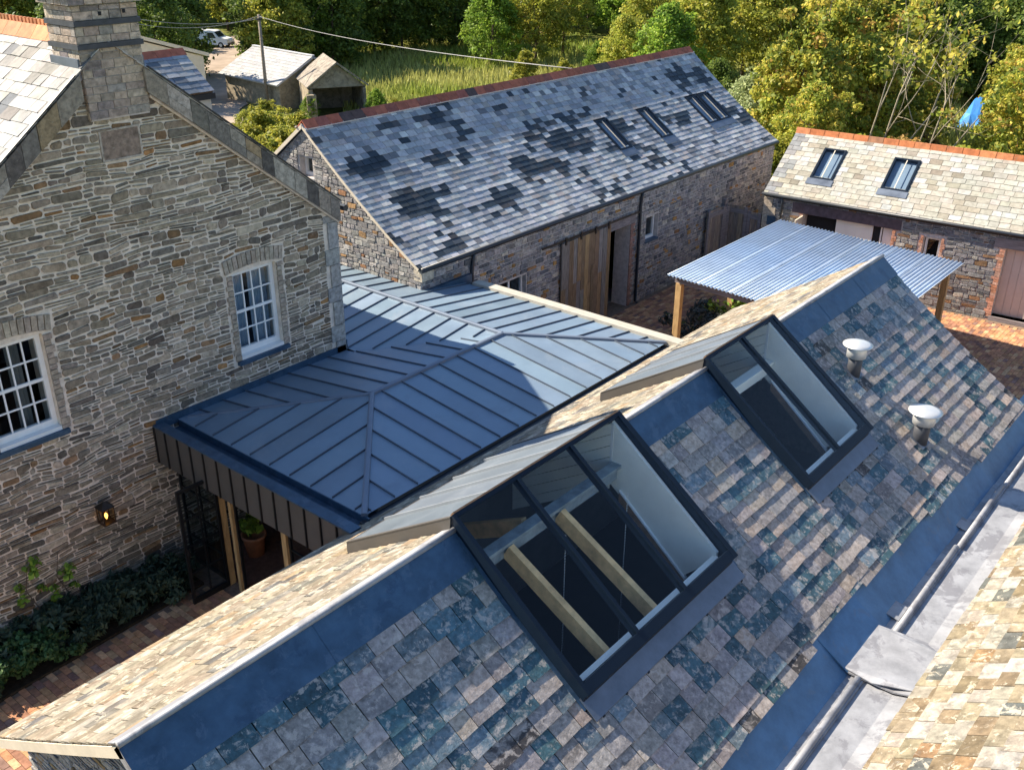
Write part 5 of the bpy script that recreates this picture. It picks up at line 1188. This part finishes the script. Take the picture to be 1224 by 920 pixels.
# utility pole and cables
po = thing('utility_pole', (48.66, 64.86, -4.2), 'thin wooden utility pole rising from the yellow green bushes', 'pole')
MB().tube([(48.66, 64.86, -4.7), (48.66, 64.86, 2.75)], [.15, .11], 10).build('pole', M_['polewood'], po, True)
MB().box(48.5, 64.7, 2.35, 48.82, 65.0, 2.5).build('bracket', M_['steel_blk'], po)
def cable(name, a, b, sag, label, n=24, r=.02):
    a, b = V(*a), V(*b); pts = [a+(b-a)*i/n-V(0, 0, 4*sag*(i/n)*(1-i/n)) for i in range(n+1)]
    o = MB().tube(pts, r, 6).build(name, M_['wire'], None, True); o['label'] = label; o['category'] = 'cable'
cable('overhead_cable', (48.66, 64.8, 2.62), (24.55, 18.05, 5.99), .35, 'pale overhead cable running from the utility pole to the barn ridge', r=.015)
cable('overhead_cable', (48.6, 64.9, 2.62), (35.4, 62.7, 3.62), .7, 'sagging overhead cable from the utility pole towards the chimney side', r=.02)
cable('overhead_cable', (48.6, 64.9, 2.45), (35.43, 62.67, 3.9), .5, 'upper overhead cable running left from the pole to behind the chimney', r=.02)
# gravel track
def strip(pts, w_, name, m, dz=.03):
    m_ = MB(); vs = []; n = len(pts)
    for i, p in enumerate(pts):
        d = V(*pts[min(i+1, n-1)])-V(*pts[max(i-1, 0)]); d /= np.linalg.norm(d); s = V(-d[1], d[0])
        for k in range(7):
            f = (k/6-.5)*w_*(1+.15*sin(i*1.7)); q_ = V(*p)+s*f; vs.append((q_[0], q_[1], gz(q_[0], q_[1])+dz))
    fs = [(i*7+k, i*7+k+1, i*7+k+8, i*7+k+7) for i in range(n-1) for k in range(6)]
    m_.add(vs, fs); o = m_.build(name, m, None, True, kind='structure'); o['base'] = [0., 0., 0.]; return o
tp = [(38, 58), (42, 63.5), (46.2, 69), (50.5, 75), (55, 81), (60.5, 87.5), (66, 93.5), (72, 99), (80, 106)]
tp2 = []
for a, b in zip(tp, tp[1:]):
    for k in range(4): tp2.append((a[0]+(b[0]-a[0])*k/4, a[1]+(b[1]-a[1])*k/4))
strip(tp2, 5.2, 'gravel_track', M_['road'])
# van under the trees
vn = thing('white_van', (68.6, 100.2, gz(68.6, 100.2)), 'small white van parked nose right under the trees at the end of the track', 'van')
def van():
    L_, W, H = 4.3, 1.75, 1.8
    prof = [(-2.1, .32), (-2.12, 1.0), (-2.0, 1.72), (-1.6, 1.80), (.35, 1.78), (.6, 1.70), (1.15, 1.12), (1.95, .95), (2.15, .75), (2.18, .35)]
    B = V(68.6, 100.2, gz(68.6, 100.2)); ang = radians(-62); ux = V(cos(ang), sin(ang), 0); uy = V(-sin(ang), cos(ang), 0)
    P = lambda x, y, z: B+ux*x+uy*y+V(0, 0, z)
    bm = MB(); rings = []
    for y, k in ((-W/2, .90), (-W/2+.0, 1), (W/2, 1), (W/2, .9)): rings.append(y)
    vs = []; n = len(prof)
    for y, ins in ((-W/2-.0, .0), (W/2, .0)):
        for x, z in prof: vs.append(P(x, y*(1-.10*max(0, (z-.95)/.85)), z))
    fs = [tuple(range(n)), tuple(range(n, 2*n))[::-1]]+[(i, i+n, (i+1) % n+n, (i+1) % n) for i in range(n)]
    bm.add(vs, fs); body = bm.build('body', M_['carwhite'], vn)
    for s in (-1, 1):
        yy = lambda z: s*(W/2*(1-.10*max(0, (z-.95)/.85))+.008)
        for (xa, xb, xc, xd) in ((-.15, .85, .52, -.15),): MB().add([P(xa, yy(1.05), 1.05), P(xb, yy(1.05), 1.05), P(xc, yy(1.6), 1.6), P(xd, yy(1.6), 1.6)], [(0, 1, 2, 3)]).build('side_window', M_['carglass'], vn)
        for x in (-1.35, 1.35):
            c = P(x, s*(W/2-.09), .32); wv = MB().tube([c-uy*.1, c+uy*.1], .32, 16).build('wheel', M_['tyre'], vn, True)
            MB().tube([c+uy*s*.10, c+uy*s*.115], .18, 12).build('rim', M_['galvvent'], wv)
        MB().ob(P(1.98, s*.62-.14, .72), ux*.17, uy*.28, V(0, 0, .17)).build('headlight', M_['galvvent'], vn)
    MB().add([P(.66, -.66, 1.63), P(.66, .66, 1.63), P(1.10, .74, 1.17), P(1.10, -.74, 1.17)], [(0, 1, 2, 3)]); wm = MB()
    wm.add([P(.64, -.66, 1.68), P(.64, .66, 1.68), P(1.13, .74, 1.16), P(1.13, -.74, 1.16)], [(0, 3, 2, 1)]); wm.build('windscreen', M_['carglass'], vn)
    MB().ob(P(2.12, -.8, .34), ux*.09, uy*1.6, V(0, 0, .2)).build('bumper', M_['pipe_grey'], vn)
van()
# blue tarpaulin
tb = MB(); n = 9; vs = []
bx, by = 77.5, 20.1; bz = gz(bx, by)
for i in range(n):
    for j in range(n):
        u, v = i/(n-1), j/(n-1); h = 2.0*min(1, 4*min(u, 1-u))*min(1, 4*min(v, 1-v))+.12*random.random(); vs.append((bx+2.2*(u-.5)+.15*random.random(), by+3.6*(v-.5)+.15*random.random(), bz+h))
tb.add(vs, [(i*n+j, (i+1)*n+j, (i+1)*n+j+1, i*n+j+1) for i in range(n-1) for j in range(n-1)])
o = tb.build('tarpaulin', M_['tarp'], None); o['label'] = 'bright blue tarpaulin over a heap among the autumn trees on the right'; o['category'] = 'tarpaulin'

# ================================================================== PLANTING
soil = MB(); 
soil.prism([(2.0, 12.56, .0), (7.25, 12.72, .0), (7.25, 13.62, .0), (2.0, 13.62, .0)], (0, 0, .05)); so_ = soil.build('planting_bed', M_['soil'], None, False, kind='structure'); so_['base'] = [0., 0., 0.]
pl1 = [leaf_mesh('foliage', [(random.gauss(0, .26), random.gauss(0, .2), random.uniform(.08, .5), .17) for _ in range(26)], 90, .05, [(3, (.035, .06, .035)), (2, (.05, .075, .045)), (1, (.07, .09, .05))], M_['leafdark'], 2.6) for _ in range(2)]
pl2 = [leaf_mesh('foliage', [(random.gauss(0, .24), random.gauss(0, .18), random.uniform(.1, .48), .13) for _ in range(26)], 80, .062, [(3, (.045, .095, .03)), (2, (.06, .12, .04)), (1, (.10, .15, .05))], M_['leafdark'], 1.2) for _ in range(2)]
bed = [(3.3, 13.0, 0, 'small leaved shrub at the far left corner of the planting bed under the stone gable'), (3.75, 12.85, 1, 'round leaved pale green shrub at the front left of the planting bed'), (4.25, 12.95, 1, 'round leaved green shrub second from the left edge of the planting bed'), (4.75, 12.95, 1, 'bright round leaved shrub in the middle of the planting bed below the climbers'),
       (4.3, 13.35, 0, 'dark fine leaved shrub against the wall behind the round leaved shrubs'), (5.1, 13.3, 0, 'dark fine leaved shrub against the wall below the lower climber'), (5.55, 12.95, 0, 'dark fine leaved shrub at the bed front right of the round leaved ones'), (6.05, 13.2, 0, 'dark bushy shrub below the wall lantern'), (6.55, 12.95, 0, 'dark trailing shrub second from the open glass door'), (6.95, 13.25, 0, 'dark shrub at the right end of the bed behind the open glass door')]
for x, y, k, lb in bed:
    plant_tree('bed_shrub', [None, random.choice(pl2 if k else pl1)], x, y, random.uniform(.78, 1.02), random.uniform(0, 6), lb, 'shrub', 'shrubs in the bed below the house gable', .03, ('stem', 'foliage'))
cl1 = leaf_mesh('foliage', [(random.gauss(0, .12), random.gauss(-.05, .03), z, .09) for z in (1.0, 1.15, 1.25, .8, .72, 1.3)], 14, .075, PAL['green'], M_['leafdark'], 1.3)
for x, lb in ((4.86, 'wispy climber with yellow green leaves left of the lantern on the stone wall'), (5.35, 'shorter climber with green leaves just above the dark shrubs')):
    o = thing('wall_climber', (x, YW-.07, .05), lb, 'climbing plant'); st_ = MB()
    st_.tube([(x, YW-.08, .05), (x+.05, YW-.06, .5), (x-.08, YW-.07, .9), (x+.02, YW-.06, 1.3)], [.012, .01, .008, .005], 5).build('stem', M_['bark'], o)
    c = bpy.data.objects.new('foliage', cl1); COL.objects.link(c); c.parent = o
    if x > 5: c.scale = (1, 1, .72)

# ------------------------------------------------ trees
T = {}
T['green'] = [tree_meshes('green', 9, 3.6, 1.0, 190, 52, .75, .20) for _ in range(2)]
T['olive'] = [tree_meshes('olive', 9.5, 3.6, 1.2, 180, 50, .75, .20) for _ in range(2)]
T['yellow'] = [tree_meshes('yellow', 9, 3.2, .8, 170, 78, .62, .155) for _ in range(2)]
T['dark'] = [tree_meshes('dark', 12, 4.4, .8, 200, 55, 1.0, .24) for _ in range(2)]
T['grey'] = [tree_meshes('grey', 6.5, 3.0, .2, 180, 60, .6, .14)]
T['bright'] = [tree_meshes('bright', 4.5, 1.9, .2, 110, 50, .45, .15)]
T['brown'] = [tree_meshes('brown', 4.5, 2.4, .2, 110, 45, .5, .17)]
def bare_tree():
    tm = MB(); tips = []
    for k in range(3): branches(tm, V(random.uniform(-.3, .3), random.uniform(-.3, .3), -.2), V(random.uniform(-.35, .35), random.uniform(-.35, .35), 1), random.uniform(5.5, 7.5), .062, 3, tips, .22, (2, 3), 6)
    t_o = tm.build('trunk', M_['barkpale'], None, True); me = t_o.data; bpy.data.objects.remove(t_o)
    return me, leaf_mesh('crown', [(t[0], t[1], t[2], .5) for t in tips if random.random() < .5], 16, .16, PAL['yellow'], M_['leaf'])
random.seed(21); rng = np.random.default_rng(21)
T['bare'] = [bare_tree() for _ in range(2)]
def at_px(px, d):
    """ground position d metres out along the bearing of a place in the view"""
    v = RR.T @ np.array([(px-612)/F, (50-460)/F, 1.0]); v = v[:2]/np.linalg.norm(v[:2]); return v[0]*d, v[1]*d
def tr(kind, px, d, s, label, group=None, cat='tree', nm=None, sz=1.0, dx=0):
    x, y = at_px(px, d); plant_tree(nm or 'tree', random.choice(T[kind]), x, y, s, random.uniform(0, 6.28), label, cat, group, None, sz=sz)
G_W = 'dark woodland trees behind the meadow'; L_W = 'dark green tree, %s from the left along the shaded wood edge behind the meadow'
for px in range(-60, 1330, 52): tr('dark', px+random.uniform(-14, 14), random.uniform(138, 150), random.uniform(1.05, 1.35), 'tall dark tree of the far wood along the top of the view', 'trees of the far wood')
for px in [p_ for p_ in range(-40, 1320, 46) if not 222 < p_ < 300]: tr(random.choice(['dark', 'green', 'olive']), px+random.uniform(-14, 14), random.uniform(124, 133), random.uniform(.9, 1.15), 'mixed tree of the wood behind the meadow', 'trees of the middle wood')
for px, d in ((318, 116), (340, 108), (378, 110), (412, 112), (448, 113), (480, 114), (512, 116), (545, 118), (398, 104), (330, 101)): tr('dark', px, d, random.uniform(.75, .95), L_W % {318: 'first', 330: 'second', 340: 'third', 378: 'fourth', 398: 'fifth', 412: 'sixth', 448: 'seventh', 480: 'eighth', 512: 'ninth', 545: 'tenth'}[px], G_W)
for px, d, s in ((20, 62, .7), (70, 66, .75), (150, 95, .85), (205, 100, .9), (185, 86, .75)): tr('dark', px, d, s, {20: 'dark tree above the left end of the crested house ridge', 70: 'dark tree directly behind the house chimney', 150: 'far dark tree just right of the house chimney', 205: 'far dark tree above the rear wing ridge', 185: 'dark tree behind the rear wing roof'}[px], 'dark trees behind the house')
tr('olive', 196, 97, .72, 'yellow green tree left of the parked white van'); tr('green', 200, 88, .5, 'green tree at the left edge of the gravel track')
tr('bright', 192, 84, .8, 'bright yellow green bush above the rear wing ridge', cat='bush', nm='bush')
tr('olive', 332, 98, .9, 'olive tree between the white van and the utility pole'); tr('green', 352, 104, .95, 'green tree right of the parked white van'); tr('olive', 275, 133, .9, 'olive tree directly behind the parked white van')
tr('green', 588, 104, .82, 'round bright green tree at the meadow edge above the barn ridge'); tr('olive', 640, 106, .9, 'pale olive tree right of the round green meadow tree'); tr('olive', 672, 110, .85, 'olive tree in the wood edge left of the clearing')
tr('bright', 628, 90, .62, 'slender yellow green sapling in the meadow'); tr('bright', 676, 88, .52, 'small bright green sapling in the meadow behind the barn ridge'); tr('green', 715, 92, .38, 'small deep green tree by the tan clearing')
tr('olive', 745, 88, .62, 'olive tree with yellow flecks behind the barn ridge centre'); tr('grey', 778, 68, .62, 'silvery willow bush just behind the barn ridge', cat='bush', nm='bush'); tr('grey', 742, 70, .5, 'pale willow scrub left of the silvery willow bush', cat='bush', nm='bush')
tr('green', 800, 84, .8, 'green tree above the right end of the barn ridge'); tr('olive', 845, 88, .95, 'olive brown tree behind the barn gable top'); tr('olive', 780, 100, 1.0, 'olive tree at the top of the view over the barn'); tr('dark', 862, 70, .42, 'dark narrow tree at the barn end right of the ridge')
tr('grey', 905, 60, .85, 'large silver grey willow between barn and the yellow trees', nm='tree'); tr('grey', 930, 66, .8, 'silver grey willow behind the large willow')
tr('olive', 890, 96, 1.05, 'tall olive tree behind the silver willows'); tr('olive', 930, 92, 1.05, 'tall brownish olive tree top right of the barn')
for px, d, s, lb in ((965, 54, .95, 'tall yellow leaved tree left in the autumn group behind the outbuilding'), (1005, 57, 1.05, 'tall yellow green tree second from the left in the autumn group'), (1045, 60, 1.05, 'yellow green tree in the middle of the autumn group'), (985, 47, .55, 'low yellow tree just behind the left end of the outbuilding ridge'), (1095, 66, 1.0, 'yellow autumn tree behind the pale bare branches'), (1262, 52, .85, 'golden leaved tree at the right edge of the view'), (1020, 74, 1.15, 'high yellow tree at the back of the autumn group'), (1245, 70, .8, 'golden tree just right of the blue tarpaulin')):
    tr('yellow', px, d, s, lb)
for px, d, s, lb in ((1062, 47, .95, 'bare pale branched tree rising behind the outbuilding ridge'), (1120, 50, .95, 'pale leaning bare tree right of centre in the autumn group')):
    tr('bare', px, d, s, lb)
for px, d, s, lb in ((1100, 46, .62, 'rusty brown bush behind the outbuilding ridge centre'), (1118, 47, .6, 'orange brown bush left of the blue tarpaulin'), (1225, 43.5, .4, 'yellow brown bush at the right end of the outbuilding ridge'), (1120, 62, .6, 'low brown scrub among the pale bare stems'), (1180, 92, .8, 'rust coloured scrub on the bank above the blue tarpaulin')):
    tr('brown', px, d, s, lb, cat='bush', nm='bush')
tr('yellow', 1275, 60, .95, 'golden tree beyond the right edge of the view'); tr('dark', 1290, 74, .8, 'dark tree beyond the right edge of the view'); tr('dark', 1170, 95, .9, 'dark tree in the shade at the top right corner'); tr('dark', 1215, 90, .8, 'dark tree at the far top right edge'); tr('dark', 1130, 88, .75, 'dark tree behind the bare pale trees'); tr('dark', 1050, 92, .9, 'dark tree behind the middle of the autumn group')
for px, d, s, lb in ((930, 45, .5, 'yellow green bush in the gap between barn and outbuilding'), (955, 45.5, .55, 'bright bush behind the left corner of the outbuilding'), (905, 50, .6, 'green bush beyond the barn end')): tr('bright', px, d, s, lb, cat='bush', nm='bush')
# bushes round the pole and outhouse
for kd, px, d, s, sz, lb in (('bright', 300, 60, .85, .95, 'yellow bush left of the pole foot'), ('bright', 340, 57, .8, .85, 'bright green bush in front of the pole'), ('olive', 318, 67, .42, .6, 'olive bush at the pole foot'), ('bright', 352, 64, .7, .9, 'bright bush between the pole and the open shed'), ('olive', 283, 68, .34, .7, 'olive yellow bush beside the gravel track'), ('bright', 322, 52, .9, .8, 'large yellow green bush above the barn gable'), ('olive', 290, 53, .42, .6, 'olive bush between the house verge and the barn gable'), ('green', 347, 71, .35, .45, 'ivy green bush against the slate outhouse wall'), ('bright', 305, 72, .6, .8, 'low bush below the slate outhouse eaves'),
        ('yellow', 308, 56, .4, .85, 'yellow leaved shrub in front of the pole bushes'), ('olive', 330, 62, .4, .65, 'spreading olive shrub right behind the bright green bush'), ('bright', 275, 62, .6, .7, 'yellow green shrub nearest the rear wing'), ('yellow', 330, 49, .36, .7, 'yellow shrub peeping above the barn verge'), ('olive', 360, 60, .36, .55, 'olive shrub in front of the open shed pier')):
    tr(kd, px, d, s, lb, cat='bush', nm='bush', sz=sz)
for px, d, s, lb in ((364, 76, .2, 'dark ivy clump between outhouse and open shed'), (446, 75, .24, 'dark bush at the right side of the open shed')): tr('green', px, d, s, lb, cat='bush', nm='bush')
for i, (px, d) in enumerate(((520, 72), (545, 73), (570, 74), (595, 76), (470, 77), (448, 70))): tr('bright', px, d, random.uniform(.25, .36), 'low green bramble clump in the meadow, %s from the left behind the barn ridge' % ['third', 'fourth', 'fifth', 'sixth', 'second', 'first'][i], 'bramble clumps in the meadow', 'bush', 'bush')
# meadow grass: countless blades
def meadow():
    n = 60000; a = rng.random(n); d = 44+rng.random(n)**1.1*76; px = 405+a*860
    vx = np.array([at_px(p, 1.0) for p in np.linspace(405, 1265, 80)]); k = np.clip(((px-405)/860*79).astype(int), 0, 78); f = (px-405)/860*79-k
    dir_ = vx[k]*(1-f)[:, None]+vx[k+1]*f[:, None]; dir_ /= np.linalg.norm(dir_, axis=1)[:, None]
    X = dir_[:, 0]*d; Y = dir_[:, 1]*d
    ok = ~((X > 13) & (X < 32) & (Y > 13) & (Y < 23)) & (X > 33)
    X, Y = X[ok], Y[ok]; n = len(X)
    Z = np.array([gz(x, y) for x, y in zip(X, Y)])-.05
    h = .35+.55*rng.random(n); t = rng.random(n)*2*pi; w_ = .05+.09*rng.random(n); lean = rng.normal(size=(n, 2))*.25
    v = np.empty((n, 3, 3)); v[:, 0] = np.stack([X-w_*np.cos(t), Y-w_*np.sin(t), Z], 1); v[:, 1] = np.stack([X+w_*np.cos(t), Y+w_*np.sin(t), Z], 1); v[:, 2] = np.stack([X+lean[:, 0]*h, Y+lean[:, 1]*h, Z+h], 1)
    me = bpy.data.meshes.new('meadow_grass'); me.vertices.add(n*3); me.vertices.foreach_set('co', v.reshape(-1).astype(np.float32)); me.loops.add(n*3); me.loops.foreach_set('vertex_index', np.arange(n*3, dtype=np.int32))
    me.polygons.add(n); me.polygons.foreach_set('loop_start', np.arange(0, n*3, 3, dtype=np.int32)); me.polygons.foreach_set('loop_total', np.full(n, 3, np.int32))
    m1 = np.array([vnoise(x*.13, y*.13, 9) for x, y in zip(X, Y)]); c1 = np.array([.24, .29, .05]); c2 = np.array([.38, .38, .11])
    ff = np.clip((m1-.35)*3, 0, 1)[:, None]; col = (c1*(1-ff)+c2*ff)*(.6+.8*rng.random(n))[:, None]
    at = me.attributes.new('pc', 'FLOAT_COLOR', 'FACE'); at.data.foreach_set('color', np.concatenate([col, np.ones((n, 1))], 1).astype(np.float32).ravel())
    me.materials.append(M_['grass']); me.update(); me.validate(); o = bpy.data.objects.new('meadow_grass', me); COL.objects.link(o); o['kind'] = 'stuff'; o['label'] = 'long green and straw coloured meadow grass behind the barn'; 
meadow()
